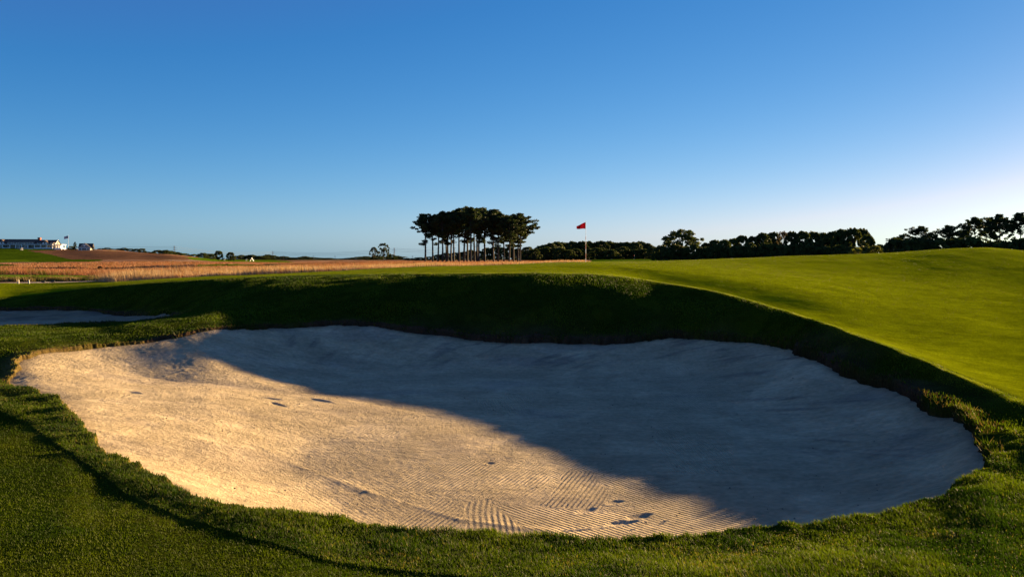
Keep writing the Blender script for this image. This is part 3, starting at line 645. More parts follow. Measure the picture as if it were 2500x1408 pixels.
def oak_proto(seed, H=12.0, W=14.0, trunkf=0.25, n=60, per=95, size=0.5, ca=(0.028, 0.042, 0.010), cb=(0.075, 0.085, 0.02), holes=0.2, base_=0.18, clump=1.25):
    g = random.Random(seed); mb = MB(); cs = []; rs = []
    mb.tube([(0, 0, -0.3), (0.1, 0, H * trunkf * .5), (0, 0.1, H * trunkf)], [0.42, 0.33, 0.28], 7)
    for i in range(n):
        a = g.uniform(0, 2 * math.pi); v = g.uniform(0, 1); 
        rr = math.sqrt(g.uniform(0.12, 1)); zz = base_ + (1 - base_) * (v ** 0.8)
        prof = math.sqrt(max(0, 1 - ((zz - 0.42) / 0.60) ** 2)); q = W / 2 * prof * (0.55 + 0.45 * rr)
        if g.random() < holes and zz < 0.6: continue
        c = (math.cos(a) * q * .92, math.sin(a) * q * .92, H * zz * 0.93); cs.append(c); rs.append(clump * g.uniform(0.6, 1.15))
        if i % 3 == 0: limb(mb, (0, 0, H * trunkf * g.uniform(.8, 1)), c, 0.16, 0.03, 0.1, 4, g)
    for i in range(6): cs.append((g.uniform(-W, W) * .15, g.uniform(-W, W) * .15, H * g.uniform(.84, .93))); rs.append(clump)
    return mb, leafcloud(cs, rs, per, size, ca, cb, 0.7, seed + 100)
def cone_proto(seed, H=8.0, W=4.0):
    g = random.Random(seed); mb = MB(); cs = []; rs = []
    mb.tube([(0, 0, -.2), (0, 0, H * .5), (0, 0, H * .97)], [0.2, 0.12, 0.03], 6)
    for i in range(46):
        t = 0.06 + 0.9 * i / 46; a = g.uniform(0, 6.28); q = W / 2 * (1 - t) ** 0.8 * g.uniform(.4, 1.05)
        cs.append((math.cos(a) * q, math.sin(a) * q, H * t)); rs.append(0.25 + 0.55 * (1 - t))
    cs.append((0, 0, H * .97)); rs.append(.2)
    return mb, leafcloud(cs, rs, 60, 0.35, (0.02, 0.032, 0.012), (0.045, 0.06, 0.02), 0.5, seed)
PROTO = {}
def reg(key, mbme, H, W, mat=bark):
    mb, crown = mbme; tm = bpy.data.meshes.new('trunk'); tm.from_pydata(mb.v, [], mb.f); tm.materials.append(mat); tm.update()
    PROTO[key] = (tm, crown, H, W)
for i in range(8): reg(('pine', i), pine_proto(10 + i, 0.23, [0.32, 0.42, 0.28, 0.50, 0.38, 0.26, 0.33, 0.30][i], 1.0, [1.35, 1.2, 1.3, 1.2, 1.3, 1.6, 1.6, 1.6][i], 0.28), 15, 6.0, barkl)
reg(('widepine', 0), pine_proto(31, 0.32, 0.34, 1.1, 2.2), 15, 10, barkl)
for i in range(4): reg(('oak', i), oak_proto(40 + i, W=[12, 14, 11, 13][i], n=105, holes=0.0, base_=0.04, per=80, size=0.6), 12, [12, 14, 11, 13][i])
for i in range(3): reg(('openoak', i), oak_proto(60 + i, H=12, W=16, trunkf=.3, n=74, per=80, size=.42, holes=.3, base_=.26, clump=1.05), 12, 16)
for i in range(3): reg(('scrubpine', i), pine_proto(70 + i, 0.36, 0.22, 1.15, 2.0), 15, 11)
for i in range(3): reg(('bush', i), oak_proto(80 + i, H=6, W=9, trunkf=.12, n=46, per=80, size=.45, holes=0, base_=.05, clump=1.0), 6, 9)
for i in range(2): reg(('cone', i), cone_proto(90 + i), 8, 4)
reg(('thin', 0), oak_proto(97, H=12, W=9, trunkf=.4, n=60, per=35, size=.35, ca=(0.10, 0.06, 0.025), cb=(0.16, 0.10, 0.04), holes=.2, base_=.4, clump=.9), 12, 9)
reg(('gold', 0), oak_proto(98, H=6, W=10, trunkf=.12, n=50, per=80, size=.4, ca=(0.09, 0.10, 0.015), cb=(0.16, 0.15, 0.03), holes=0, base_=.05, clump=.9), 6, 10)
def gz(x, y): return float(lookup(ZT, np.array([x]), np.array([y]))[0])
def tree(name, key, px, Y, top, width=None, label=None, cat='tree', group=None, rz=None, sink=0.0):
    tm, cm, H, W = PROTO[key]; x = (px - 1250) / F * Y; z = gz(x, Y) - (1.2 if key[0] == 'bush' and px > 1500 else sink)
    h = (HZ - top) / F * Y - z; sz = h / H; sx = sz if width is None else (width / F * Y) / W
    r0 = empty(name, (x, Y, z), random.uniform(0, 6.28) if rz is None else rz); tag(r0, label, cat, group)
    for nm, m in (('trunk', tm), ('crown', cm)):
        o = link(nm, m, r0); o.scale = (sx, sx, sz)
    return r0
ONES = ['', 'first', 'second', 'third', 'fourth', 'fifth', 'sixth', 'seventh', 'eighth', 'ninth', 'tenth', 'eleventh', 'twelfth', 'thirteenth', 'fourteenth', 'fifteenth', 'sixteenth', 'seventeenth', 'eighteenth', 'nineteenth']
def ordn(i):
    if i < 20: return ONES[i]
    T = ['', '', 'twent', 'thirt', 'fort', 'fift', 'sixt']
    return T[i // 10] + ('ieth' if i % 10 == 0 else 'y-' + ONES[i % 10])
def row(name, lst, adj, where, group, cat='tree'):
    """lst: (px, Y, top, width, key). Labels count from the left."""
    n = len(lst)
    for i, (px, Y, top, width, key) in enumerate(sorted(lst)):
        pos = 'leftmost' if i == 0 else ('rightmost' if i == n - 1 else ordn(i + 1) + ' from the left')
        tree(name, key, px, Y, top, width, f'{adj}, {pos} {where}', cat, group)
# pine clump
tops = [(1012, 545), (1030, 522), (1056, 517), (1075, 517), (1100, 512), (1134, 504), (1160, 504), (1185, 502), (1210, 508), (1230, 520), (1250, 519), (1272, 521), (1300, 535)]
trunks = [1038, 1056, 1070, 1080, 1089, 1094, 1102, 1108, 1121, 1134, 1140, 1150, 1158, 1165, 1169, 1184, 1205, 1216, 1230, 1243, 1253, 1265]
for i, p in enumerate(trunks):
    Y = [212, 216, 226, 208, 231, 219, 210, 224][i % 8] + random.uniform(-2, 2)
    tp = np.interp(p, [a for a, b in tops], [b for a, b in tops]) + random.uniform(-1, 9)
    pos = 'leftmost' if i == 0 else ordn(i + 1) + ' trunk from the left'
    tree('pine_tree', ('pine', i % 5 if p < 1200 else 5 + i % 3), p, Y, tp, None if i else 52, f'tall bare-trunked dark pine, {pos} in the clump', 'pine tree', 'pines in the tall clump')
tree('pine_tree', ('widepine', 0), 1270, 214, 521, 86, 'broad pine with spreading crown at the right end of the tall clump', 'pine tree', 'pines in the tall clump', rz=0.4)
# lone leaning pine left of the clump
tree('pine_tree', ('openoak', 1), 936, 345, 592, 38, 'small lone tree with thin stems standing left of the pine clump', 'tree')
tree('pine_tree', ('openoak', 2), 912, 350, 602, 25, 'smallest thin tree, just left of the small lone tree', 'tree')
K = lambda k, n: (k, random.randrange(n))
# wood behind the flag
L = []
for px, tp in zip(range(1292, 1620, 13), [612,606,600,596,593,590,589.5,591,589,590,588,589,591,589,588,589,590,592,590,592,589,588,594,600,603,604]):
    L.append((px + random.uniform(-3, 3), 500 + random.uniform(-15, 15), tp + random.uniform(-1.5, 2), 42, K('oak', 4)))
row('oak_tree', L, 'rounded oak', 'in the wood behind the flag', 'back row of the wood behind the flag')
L = []
for px in range(1285, 1620, 17):
    L.append((px + random.uniform(-4, 4), 440 + random.uniform(-15, 15), 607 + random.uniform(-5, 4), 40, K('oak', 4)))
row('oak_tree', L, 'lower leafy oak', 'fronting the wood behind the flag', 'front row of the wood behind the flag')
L = [(px + random.uniform(-2, 2), 520, tp, 34, K('oak', 4)) for px, tp in [(1000,630),(1025,628),(1048,626),(1070,621),(1090,617),(1110,616),(1132,614),(1150,610),(1170,612),(1190,604),(1205,602),(1225,603),(1245,602),(1262,606)]]
row('oak_tree', L, 'small distant oak', 'seen between the pine trunks', 'trees seen between the pine trunks')
# great oak
tree('oak_tree', ('openoak', 0), 1667, 352, 558, 114, 'largest domed oak standing alone with sky showing through its crown', 'oak tree', rz=1.0)
tree('oak_tree', ('openoak', 1), 1664, 346, 569, 90, 'oak with a lower crown tucked in front of the largest domed oak', 'oak tree', rz=2.0)
# right tree line
L = [(px, 300 + random.uniform(-14, 14), tp, w, K('oak', 4)) for px, tp, w in
     [(1725,592,40),(1745,585,42),(1768,584,40),(1790,581,44),(1812,574,46),(1838,576,44),(1862,567,46),(1888,566,48),(1935,564,46),(1960,563,50),(1985,564,48),(2010,567,46),(2035,563,50),(2055,558,52),(2080,556,56),(2105,557,50),(2118,572,44)]]
row('oak_tree', L, 'dense dark oak', 'in the right tree line', 'oaks in the long right tree line')
L = [(px + random.uniform(-4, 4), 285, 601 + random.uniform(-7, 6), 50, K('bush', 3)) for px in range(1612, 2140, 20)]
row('shrub', L, 'bushy undergrowth shrub', 'below the right tree line', 'shrubs below the right tree line', 'shrub')
L = [(px, 410, 616 + random.uniform(-3, 3), 44, K('bush', 3)) for px in range(1600, 1760, 18)]
row('shrub', L, 'low dark shrub', 'behind the largest oak', 'shrubs behind the largest oak', 'shrub')
tree('oak_tree', ('thin', 0), 1912, 292, 561, 36, 'reddish half-bare tree rising in the right tree line', 'tree')
tree('shrub', ('gold', 0), 2092, 262, 605, 44, 'yellow-green shrub below the end of the right tree line', 'shrub')
tree('shrub', ('gold', 0), 2135, 262, 600, 42, 'brighter leafy shrub closing the end of the right tree line', 'shrub')
L = [(px, 400, tp, 34, K('bush', 3)) for px, tp in [(2148,597),(2165,598),(2182,597),(2205,599),(2228,600)]]
row('shrub', L, 'low far-off dark shrub', 'in the gap before the right-hand pines', 'shrubs in the gap', 'shrub')
L = [(px, 225 + random.uniform(-8, 8), tp, w, ('scrubpine', k)) for px, tp, w, k in [(2202,573,54,0),(2247,552,58,1),(2283,572,44,2),(2314,550,60,2),(2352,562,48,0),(2381,530,66,1),(2420,531,52,2),(2443,523,74,0),(2492,519,68,1),(2550,516,76,2)]]
row('pine_tree', L, 'broad dark pine against bright sky', 'by the right edge', 'pines at the right edge')
L = [(px, 215, 586 + random.uniform(-6, 6), 62, K('bush', 3)) for px in range(2186, 2600, 27)]
row('shrub', L, 'dark understorey shrub', 'below the pines at the right edge', 'shrubs below the right-hand pines', 'shrub')
# distant line on the left
L = [(385,613),(403,613),(415,615),(436,618),(450,621),(470,623),(496,620),(515,622),(577,627),(593,625),(605,627),(614,624.5),(626,628),(637,627),(646,628),(654,624),(667,626),(679,629),(693,628),(703,631),(712,631),(728,631),(742,628),(756,630),(765,632),(774,631),(784,632),(802,632),(815,633.5),(828,633.5),(841,633.5),(853,632),(865,631),(877,629),(893,628),(905,630),(918,626),(930,628),(945,629),(955,624),(968,627),(982,629)]
L = [(px, 900 + random.uniform(-60, 60), tp - 2.5, 34, K('bush', 3)) for px, tp in L]
row('distant_tree', L, 'tiny distant dark tree', 'along the far skyline', 'distant skyline trees')
tree('round_tree', ('bush', 0), 534, 470, 612.5, 26, 'rounder taller tree of the pair on the low rise', 'tree', 'pair of trees on the rise')
tree('round_tree', ('bush', 1), 563, 470, 616, 25, 'lower right-hand tree of the pair on the low rise', 'tree', 'pair of trees on the rise')
tree('round_tree', ('bush', 2), 517, 475, 621, 14, 'little shrub left of the pair of trees on the rise', 'shrub')
L = [(552,180,646,10),(566,178,648,7),(700,150,648,9),(708,90,655,7),(838,120,644,8),(905,110,645,10),(1088,100,639,9),(1010,130,639,8),(244,170,650,12),(262,168,652,8),(330,130,657,9),(40,150,655,12),(128,110,663,9),(470,95,663,9),(620,75,657,8),(1390,80,636,7)]
L = [(px, Y, tp, w, K('bush', 3)) for px, Y, tp, w in L]
row('shrub', L, 'small dark-green shrub', 'scattered in the fescue', 'shrubs scattered in the fescue', 'shrub')
# on the clubhouse hill
tree('spruce_tree', ('cone', 0), 183, 590, 590, 14, 'dark spruce beside the small gabled house', 'spruce tree')
tree('round_tree', ('bush', 1), 174, 592, 601, 18, 'low dark bush at the foot of the spruce', 'bush')
tree('spruce_tree', ('cone', 1), 227, 585, 601, 8, 'small conifer right of the gabled house', 'conifer')
L = [(248,606),(262,604.8),(277,607),(292,606.5),(303,605),(318,607),(333,607.5),(347,606.5),(358,614),(372,615)]
L = [(px, 640, tp, 22, K('bush', 3)) for px, tp in L]
row('hill_tree', L, 'low wind-shaped dark tree', 'along the brow of the brown hill', 'trees on the brow of the hill')

# ------------------------------------------------------------------ flagsticks
redm = simple('red_cloth', (0.40, 0.008, 0.012), 0.6, 0.1); redp = simple('red_paint', (0.45, 0.015, 0.02), 0.4, 0.05); whitep = simple('white_paint', (0.8, 0.8, 0.78), 0.5, 0.05)
cupm = simple('cup_rim', (0.7, 0.7, 0.68), 0.5, 0.05)
tnt = redm.node_tree; b = tnt.nodes['Principled BSDF']; tr = tnt.nodes.new('ShaderNodeBsdfTranslucent'); tr.inputs['Color'].default_value = (0.42, 0.006, 0.01, 1)
mx = tnt.nodes.new('ShaderNodeMixShader'); mx.inputs[0].default_value = 0.5; tnt.links.new(b.outputs[0], mx.inputs[1]); tnt.links.new(tr.outputs[0], mx.inputs[2]); tnt.links.new(mx.outputs[0], tnt.nodes['Material Output'].inputs['Surface'])
def flagstick(px, Y, H, label, rad=0.011):
    x = (px - 1250) / F * Y; z = gz(x, Y); r0 = tag(empty('flagstick', (x, Y, z)), label, 'flagstick')
    bands = [(0, .09, 'w'), (.09, .215, 'r'), (.215, .32, 'w'), (.32, .43, 'r'), (.43, .54, 'w'), (.54, .62, 'r'), (.62, 1.0, 'w')]
    mw, mr = MB(), MB()
    for a, b_, c in bands:
        (mw if c == 'w' else mr).tube([(0, 0, a * H), (0, 0, b_ * H)], [rad * (1.25 if b_ < .65 else .8)] * 2, 8)
    pole = mw.build('pole', whitep, r0, smooth=False); mr.build('red_bands', redp, pole)
    MB().tube([(0, 0, -0.02), (0, 0, 0.006)], [0.054, 0.054], 16).build('cup', cupm, r0)
    # trapezoid flag flying to the left: deep at the pole, narrower at the fly
    L = 0.225 * H; nx, nz = 14, 6; V = []; Fc = []
    for i in range(nx + 1):
        t = i / nx
        for j in range(nz + 1):
            v = j / nz; zt = H * (0.965 - 0.095 * t); zb = H * (0.805 + 0.0 * t)
            V.append((-0.012 - L * t * 0.97, -0.05 * math.sin(t * 8 + v * 1.3) * (0.3 + t), zb + (zt - zb) * v + 0.012 * math.sin(t * 6)))
    for i in range(nx):
        for j in range(nz): a = i * (nz + 1) + j; Fc.append((a, a + nz + 1, a + nz + 2, a + 1))
    mb = MB(); mb.v = V; mb.f = Fc; fl = mb.build('flag', redm, r0, smooth=True)
    so = fl.modifiers.new('thick', 'SOLIDIFY'); so.thickness = 0.003
    return r0
flagstick(1430, 44.5, 2.31, 'flagstick with a red flag on the raised green, near the centre')
flagstick(1549, 400, 2.2, 'tiny far-off flagstick with red flag before the dark wood', 0.02)

# ------------------------------------------------------------------ posts and signs by the path
def on(px, Y): x = (px - 1250) / F * Y; return (x, Y, gz(x, Y))
postm = simple('weathered_white', (0.42, 0.38, 0.33), 0.7, 0.1)
for px, lab in ((45, 'left-hand short white post beside the sandy path'), (70.5, 'right-hand short white post beside the sandy path')):
    r0 = tag(empty('marker_post', on(px, 53.4), 0.2), lab, 'post', 'white posts by the path')
    MB().box(-.04, -.04, -.05, .04, .04, .22).build('post', postm, r0)
    MB().prism([(-.048, .22), (.048, .22), (0, .25)], 'y', -.058, .058).build('cap', postm, r0)
blackm = simple('black_metal', (0.012, 0.012, 0.012), 0.5, 0.1)
for px, lab in ((105.5, 'black low sign on a stub post, left of two by the path'), (129, 'black low sign on a stub post, right of two by the path')):
    r0 = tag(empty('low_sign', on(px, 52.6), 0.1), lab, 'sign', 'black low signs by the path')
    MB().box(-.115, -.02, .06, .115, .02, .185).build('panel', blackm, r0)
    MB().tube([(0, 0, -.05), (0, 0, .06)], [.018, .018], 8).build('post', blackm, r0)

# ------------------------------------------------------------------ clubhouse
shingle = simple('grey_shingle', (0.30, 0.27, 0.23), 0.85, 0.2, 2.0); roofm = simple('dark_roof', (0.035, 0.032, 0.034), 0.95, 0.3, 1.0); roofb = simple('brown_roof', (0.09, 0.06, 0.045), 0.95, 0.3, 1.0)
glass = simple('window_glass', (0.03, 0.035, 0.045), 0.15, 0.1); brick = simple('brick', (0.32, 0.10, 0.06), 0.9, 0.25, 4.0); trim = simple('white_trim', (0.78, 0.76, 0.72), 0.6, 0.05); darkm = simple('near_black', (0.03, 0.03, 0.03), 0.9, 0.2)  # near-black for the porch base and chimney cap
Yh = 600.0; mpp = Yh / F                       # metres per photo pixel at the house
xr = (128.5 - 1250) * mpp
hz = gz(xr, Yh) + 0.0
house = tag(empty('clubhouse', (xr, Yh, hz - 0.2), R(7)), 'long white-porched shingle clubhouse with dark roofs on the hill', 'clubhouse')
S = mpp; GY = 604.3
def hx(px): return (px - 128.5) * S
def hz_(py): return (GY - py) * S + 0.2
D = 11.0
bd = MB(); bd.box(hx(-110), 3, 0, hx(128.5), 3 + D, hz_(591.5)); bd.build('wall', shingle, house)
# gable ends of the right wing
gw = MB(); gw.prism([(3, hz_(591.5) + .002), (3 + D, hz_(591.5) + .002), (3 + D / 2, hz_(581.6))], 'x', hx(90), hx(128.0)); gw.build('gable_wall', simple('tan_shingle', (0.42, 0.34, 0.24), 0.85, 0.2, 2), house)
def gable_roof(x0, x1, y0, y1, ze, zr, name, mat, over=0.6, th=0.25):
    ym = (y0 + y1) / 2; mb = MB()
    mb.prism([(y0 - over, ze - .2), (ym, zr), (y1 + over, ze - .2), (y1 + over, ze - .2 + th), (ym, zr + th), (y0 - over, ze - .2 + th)], 'x', x0, x1)
    return mb.build(name, mat, house)
rf = gable_roof(hx(87), hx(129.5), 3, 3 + D, hz_(591.5), hz_(581.2), 'roof', roofm)
gable_roof(hx(-110), hx(87) - .05, 3, 3 + D, hz_(591.5), hz_(579.6), 'roof', roofb)
MB().box(hx(84) - .4, 8, hz_(584), hx(88.5), 10, hz_(575)).build('chimney', brick, rf)
MB().box(hx(83.5) - .5, 7.8, hz_(575) + .003, hx(88.9), 10.2, hz_(574.4)).build('chimney_cap', darkm, rf)
MB().prism([(2.6, hz_(591.5)), (3.0, hz_(591.5)), (3 + D/2 + .1, hz_(580.9) + .3), (3 + D/2 - .2, hz_(580.9) + .3)], 'x', hx(129.5) + .004, hx(129.5) + .3).build('rake_board', trim, house)
MB().box(hx(128.0) + .003, 7.2, hz_(590.5), hx(128.0) + .08, 9.8, hz_(587)).build('gable_window', glass, house)
# cross gables with arched-window panels
def xgable(c, w, zt, zb, name='cross_gable'):
    mb = MB(); mb.prism([(hx(c) - w/2, zb), (hx(c) + w/2, zb), (hx(c), zt)], 'y', 2.2, 8.0); g = mb.build(name, shingle, house)
    mb = MB(); mb.prism([(hx(c) - w/2 - .5, zb - .1), (hx(c), zt + .05), (hx(c) + w/2 + .5, zb - .1), (hx(c) + w/2 + .5, zb + .25), (hx(c), zt + .45), (hx(c) - w/2 - .5, zb + .25)], 'y', 2.0, 8.2); mb.build('gable_roof', roofb, g)
    MB().box(hx(c) - 1.5, 2.12, zb + .3, hx(c) + 1.5, 2.197, zb + 1.2).build('window', trim, g)
    MB().prism([(hx(c) - .55, zb + .4), (hx(c) + .55, zb + .4), (hx(c) + .55, zb + 1.7), (hx(c), zb + 2.0), (hx(c) - .55, zb + 1.7)], 'y', 2.05, 2.117).build('arched_window', glass, g)
xgable(107.5, 5.6, hz_(582.6), hz_(591.3)); xgable(9, 5.2, hz_(581.6), hz_(591.3)); xgable(-60, 5.2, hz_(581.6), hz_(591.3))
# shed dormers
def shed(x0, x1, nwin, zt=586.3):
    mb = MB(); mb.prism([(2.9, hz_(591.2)), (2.9, hz_(zt)), (7.5, hz_(zt) + .7), (7.5, hz_(591.2))], 'x', hx(x0), hx(x1)); d = mb.build('shed_dormer', shingle, house)
    MB().prism([(2.4, hz_(zt) + .02), (2.4, hz_(zt) + .2), (7.9, hz_(zt) + .98), (7.9, hz_(zt) + .78)], 'x', hx(x0) - .3, hx(x1) + .3).build('dormer_roof', roofb, d)
    step = (x1 - x0) / nwin
    for i in range(nwin):
        a = x0 + step * (i + .18); b_ = x0 + step * (i + .82)
        w_ = MB().box(hx(a), 2.82, hz_(590.4), hx(b_), 2.897, hz_(587.2)).build('window', trim, d)
        MB().box(hx(a) + .18, 2.75, hz_(590.0), hx(b_) - .18, 2.817, hz_(587.7)).build('pane', glass, w_)
shed(20, 81, 5); shed(119, 127, 1, 588); shed(88.5, 98, 1, 588); shed(-50, -6, 4)
# porch
MB().box(hx(-110), -0.4, hz_(592.9), hx(128.5), 3.0 - .004, hz_(591.6)).build('porch_roof', trim, house)
MB().box(hx(-110), -0.2, 0.75, hx(128.5), 3.0 - .004, 0.95).build('porch_floor', trim, house)
MB().box(hx(-110), -0.1, 0.0, hx(128.5), 2.9, 0.745).build('porch_base', darkm, house)
for c in (-100, -80, -60, -40, -20, 0, 14.5, 31, 44, 58, 72, 87, 101, 115, 128):
    MB().box(hx(c) - .22, -.2, .952, hx(c) + .22, .24, hz_(592.9) - .003).build('porch_column', trim, house)
for x0, x1 in ((44.8, 71.2), (-18, -1), (1, 13)):
    MB().box(hx(x0), .5, .953, hx(x1), 2.9, hz_(593)).build('porch_room', shingle, house)
for i, (x0, x1) in enumerate(((46.5, 51), (52.5, 57), (60, 64), (65.5, 69.5), (3, 6), (7.5, 11), (17, 21), (23, 27), (89, 93), (95, 99), (103, 107), (109, 113), (117, 121), (122.5, 126.5))):
    yy = .42 if (44 < x0 < 71 or x0 < 12) else 2.9
    w_ = MB().box(hx(x0), yy, hz_(600.5), hx(x1), yy + .077, hz_(594.5)).build('window', trim, house)
    MB().box(hx(x0) + .2, yy - .06, hz_(600.0), hx(x1) - .2, yy - .003, hz_(595.0)).build('pane', glass, w_)
for x0, x1 in ((87.7, 100.3), (101.7, 114.3), (115.7, 127.3), (15.2, 30.3), (-79, -61), (-59, -41)):
    MB().box(hx(x0), -.12, .953, hx(x1), -.04, 1.55).build('railing', trim, house)
for c in (37, 78.5):
    m_b = MB()
    for i in range(5): m_b.box(hx(c - 6), -.4 - .35 * (5 - i), 0 if i == 0 else .18 * i - .02, hx(c + 6), -.4 - .35 * (4 - i), .18 * (i + 1))
    m_b.build('stairs', trim, house)
# sunlit right-hand porch wing
pw = MB().box(hx(128.5) + .25, 1.0, hz_(593.2), hx(148), 9.0, hz_(591.9)).build('side_porch_roof', trim, house)
MB().box(hx(128.5) + .25, 1.0, .2, hx(147), 8.8, 1.2).build('side_porch_floor', trim, house)
for c in (134, 140, 146.5):
    MB().box(hx(c) - .18, 1.2, 1.203, hx(c) + .18, 1.56, hz_(593.2) - .003).build('porch_column', trim, house)
    MB().box(hx(c) - .18, 8.2, 1.203, hx(c) + .18, 8.56, hz_(593.2) - .003).build('porch_column', trim, house)
MB().box(hx(128.5) + .26, 4.0, 1.203, hx(141), 8.0, hz_(593.2) - .003).build('side_room', trim, house)
m_b = MB()
for i in range(5): m_b.box(hx(147) + .35 * i + .003, 3, -.3, hx(147) + .35 * (i + 1), 6, 1.1 - .22 * i)
m_b.build('side_stairs', trim, house)
# small gabled house
p = on(206, 585); cot = tag(empty('cottage', (p[0], p[1], p[2] - .1), R(14)), 'small gabled shingle house with a round window', 'house')
s2 = 585 / F; w = 26 * s2 / 2
MB().box(-w, 0, 0, w, 8, 6.3 * s2).build('wall', shingle, cot)
MB().prism([(-w + .1, 6.3 * s2 + .003), (w - .1, 6.3 * s2 + .003), (0, 17 * s2)], 'y', 0.02, 7.9).build('gable', shingle, cot)
rr = MB(); rr.prism([(-w - .5, 5.6 * s2), (0, 17.2 * s2), (w + .5, 5.6 * s2), (w + .5, 6.5 * s2), (0, 18.1 * s2), (-w - .5, 6.5 * s2)], 'y', -.1, 4.0); rr.build('roof', roofm, cot)
MB().prism([(2.0, 6.0 * s2), (5.5, 17.6 * s2), (9.0, 6.0 * s2)], 'x', -w - .9, w + .9).build('roof', roofm, cot)
MB().prism([(-w - .55, 5.6 * s2), (0, 17.2 * s2), (w + .55, 5.6 * s2), (w + .55, 5.0 * s2), (0, 16.3 * s2), (-w - .55, 5.0 * s2)], 'y', -.25, -.104).build('rake_board', trim, cot)
MB().tube([(0, -.08, 11.5 * s2), (0, .015, 11.5 * s2)], [.62, .62], 16).build('round_window', trim, cot)
MB().box(-w - .1, -.12, 5.3 * s2, w + .1, -.004, 6.3 * s2).build('cornice', trim, cot)
for c in (-w + .1, -w * .45, w * .35, w - .1): MB().box(c - .16, -.14, 0, c + .16, -.02, 5.3 * s2 - .003).build('column', trim, cot)
for a, b_ in ((-w + .35, -w * .45 - .25), (-w * .45 + .25, w * .35 - .25)): MB().box(a, -.06, .7, b_, -.005, 4.8 * s2).build('window', glass, cot)
# national flag on tall pole
p = on(167, 598); fp = tag(empty('flagpole', p), 'tall white flagpole flying a striped flag beside the clubhouse', 'flagpole')
Hp = 34 * 598 / F
MB().tube([(0, 0, 0), (0, 0, Hp)], [.08, .05], 8).build('pole', trim, fp)
MB().tube([(0, 0, Hp), (0, 0, Hp + .1), (0, 0, Hp + .25)], [.05, .14, .04], 8).build('finial', trim, fp)
stripem, t, b = newmat('striped_flag'); tc = t.nodes.new('ShaderNodeAttribute'); tc.attribute_name = 'col'; t.links.new(tc.outputs['Color'], b.inputs['Base Color']); b.inputs['Roughness'].default_value = .7
nx, nz = 26, 26; V = []; cl = []; Fc = []
for i in range(nx + 1):
    for j in range(nz + 1):
        u, v = i / nx, j / nz
        V.append((-.12 - 3.3 * u, .25 * math.sin(u * 7 + v) * u, Hp - .15 - 2.0 * (1 - v) - .35 * u + .15 * math.sin(u * 6)))
for i in range(nx):
    for j in range(nz): a = i * (nz + 1) + j; Fc.append((a, a + nz + 1, a + nz + 2, a + 1))
mb = MB(); mb.v = V; mb.f = Fc; fl = mb.build('flag', stripem, fp, smooth=True)
ca_ = fl.data.attributes.new('col', 'FLOAT_COLOR', 'FACE')
star = set((2 + 2 * a, 25 - 2 * b_ - 1) for a in range(5) for b_ in range(6))
for k_, (i, j) in enumerate((i, j) for i in range(nx) for j in range(nz)):
    c = (0.5, 0.02, 0.03, 1) if (j // 2) % 2 == 0 else (0.8, 0.78, 0.76, 1)
    if i < 11 and j >= 12: c = (0.8, 0.8, 0.8, 1) if (i % 2 == 1 and j % 2 == 1) else (0.02, 0.03, 0.12, 1)
    ca_.data[k_].color = c
# golf cart
p = on(52, 560); cart = tag(empty('golf_cart', p, R(70)), 'white-roofed golf cart parked below the clubhouse', 'golf cart')
MB().prism([(-1.1, .3), (1.1, .3), (1.15, .6), (.75, .85), (.35, .85), (.3, .5), (-.2, .5), (-.25, .75), (-1.1, .8)], 'x', -.58, .58).build('body', simple('cart_body', (0.05, 0.06, 0.05), 0.4, 0.1), cart)
MB().box(-.62, -1.0, 1.75, .62, .75, 1.85).build('roof', trim, cart)
for a in (-.55, .55):
    for b_ in (-.9, .6): MB().tube([(a, b_ + (.15 if b_ > 0 else 0), .8), (a, b_, 1.748)], [.03, .03], 6).build('roof_post', blackm, cart)
    for b_ in (-.75, .75): MB().tube([(a - .1, b_, .22), (a + .1, b_, .22)], [.23, .23], 12).build('wheel', blackm, cart)
MB().box(-.5, -.75, .802, .5, -.3, .95).build('seat', trim, cart)
# white A-frame tent and boards beyond the fescue
p = on(614.5, 440); tt = tag(empty('a_frame_shelter', p, R(5)), 'white open A-frame standing beyond the fescue', 'shelter')
for s_g in (-1, 1): MB().prism([(s_g * 1.15, 0), (s_g * .8, 0), (0, 1.55), (0, 1.95)] if s_g > 0 else [(-.8, 0), (-1.15, 0), (0, 1.951), (0, 1.551)], 'y', -.5, .5).build('side_panel', trim, tt)
for px, lab in ((548, 'left small white board near the pair of trees'), (601.5, 'right small white board before the distant trees')):
    p = on(px, 455); s_b = tag(empty('white_board', p), lab, 'board')
    MB().box(-.38, -.05, .5, .38, .05, 1.3).build('panel', postm, s_b)
    for a in (-.28, .28): MB().box(a - .04, -.04, -.2, a + .04, .04, .497).build('leg', trim, s_b)

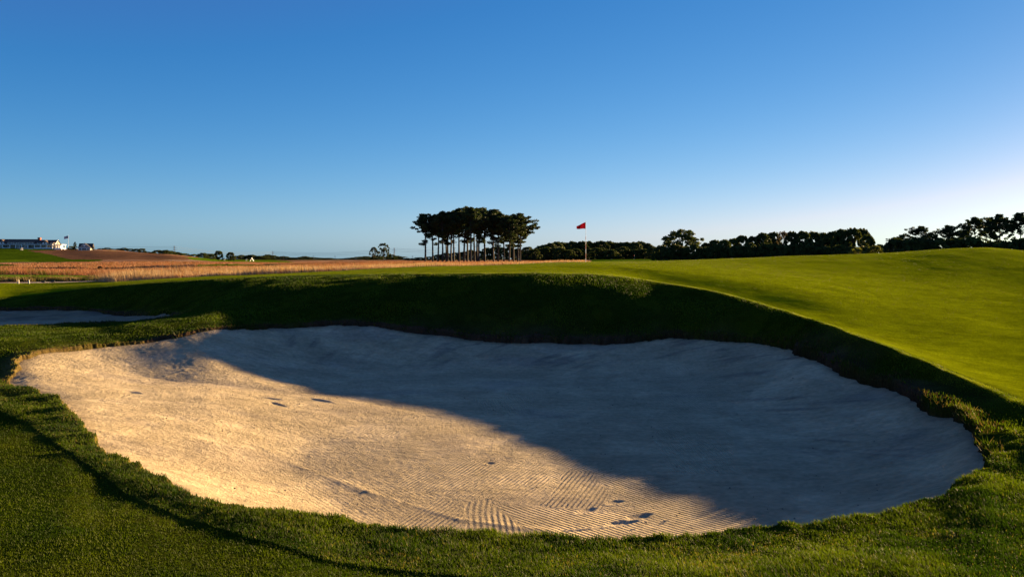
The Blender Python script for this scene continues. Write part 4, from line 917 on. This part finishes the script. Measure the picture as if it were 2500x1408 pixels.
# ------------------------------------------------------------------ power line
steel = simple('steel', (0.30, 0.31, 0.32), 0.6, 0.1); wood = simple('pole_wood', (0.14, 0.11, 0.09), 0.9, 0.2); wirem = simple('wire', (0.12, 0.13, 0.14), 0.6, 0.05)
TW = []
def tower(px, top, Y, lab):
    x = (px - 1250) / F * Y; z = -3.0; H = (HZ - top) / F * Y - z; r0 = tag(empty('pylon', (x, Y, z), R(20)), lab, 'pylon', 'lattice pylons on the skyline'); mb = MB(); w = H * .085
    lv = [0, .2, .38, .54, .68, .8, .9, 1.0]; ww = lambda t: w * (1 - .78 * min(t / .8, 1))
    cn = ((-1, -1), (1, -1), (1, 1), (-1, 1))
    for a, b_ in cn: mb.tube([(a * ww(t), b_ * ww(t), H * t) for t in lv], [.22] * len(lv), 4)
    for i in range(len(lv) - 1):
        for k in range(4):
            a, b_ = cn[k], cn[(k + 1) % 4]; t0, t1 = lv[i], lv[i + 1]
            mb.tube([(a[0] * ww(t0), a[1] * ww(t0), H * t0), (b_[0] * ww(t1), b_[1] * ww(t1), H * t1)], [.12, .12], 4)
            mb.tube([(b_[0] * ww(t0), b_[1] * ww(t0), H * t0), (a[0] * ww(t1), a[1] * ww(t1), H * t1)], [.12, .12], 4)
    mb.build('lattice', steel, r0)
    for t, L_ in ((.72, 4.5), (.84, 5.0), (.95, 3.8)): MB().prism([(-L_, H * t - .05), (0, H * t - .5), (L_, H * t - .05), (L_, H * t + .1), (0, H * t + .3), (-L_, H * t + .1)], 'y', -.3, .3).build('cross_arm', steel, r0)
    TW.append((x, Y, z, H))
tower(425.5, 600, 1500, 'steel lattice pylon above the brown hill brow, leftmost of three')
tower(666, 613, 1950, 'smallest steel lattice pylon, middle of three on the skyline')
tower(962.5, 605, 1750, 'steel lattice pylon just left of the pine clump')
def wire(a, b_, sag, lab):
    mb = MB(); A, B = Vector(a), Vector(b_); mb.tube([A.lerp(B, i / 14) - Vector((0, 0, sag * 4 * (i / 14) * (1 - i / 14))) for i in range(15)], [.13] * 15, 4)
    return tag(mb.build('power_cable', wirem), lab, 'cable', 'cables strung between the pylons')
for nm, t in (('lowest', .72), ('middle', .84), ('topmost', .95)):
    for (a, b_, w_) in ((0, 1, 'left and middle pylons'), (1, 2, 'middle and right pylons')):
        p, q = TW[a], TW[b_]; wire((p[0], p[1], p[2] + p[3] * t), (q[0], q[1], q[2] + q[3] * t), 6, f'{nm} cable strung between the {w_}')
    p, q = TW[2], (250, 1800, -3, 27); wire((p[0], p[1], p[2] + p[3] * t), (q[0], q[1], q[2] + q[3] * t), 6, f'{nm} cable running right from the right pylon')
    p, q = TW[0], (-1500, 1300, 2, 30); wire((p[0], p[1], p[2] + p[3] * t), (q[0], q[1], q[2] + q[3] * t), 6, f'{nm} cable running left from the left pylon')
PL = [(590, 623), (637, 624), (692, 623.5), (765.5, 624), (818, 624), (869, 625.5), (1007, 624)]
for i, (px, top) in enumerate(PL):
    Y = 850; x = (px - 1250) / F * Y; z = gz(x, Y); H = (HZ - top) / F * Y - z
    pos = 'leftmost' if i == 0 else ('rightmost' if i == 6 else ordn(i + 1) + ' from the left')
    r0 = tag(empty('utility_pole', (x, Y, z)), f'thin wooden utility pole, {pos} in the distant tree line', 'utility pole', 'utility poles in the distance')
    MB().tube([(0, 0, 0), (0, 0, H)], [.2, .15], 6).build('pole', wood, r0); MB().box(-1.2, -.08, H - .9, 1.2, .08, H - .7).build('cross_arm', wood, r0)
print('BUILT', len(bpy.data.objects))
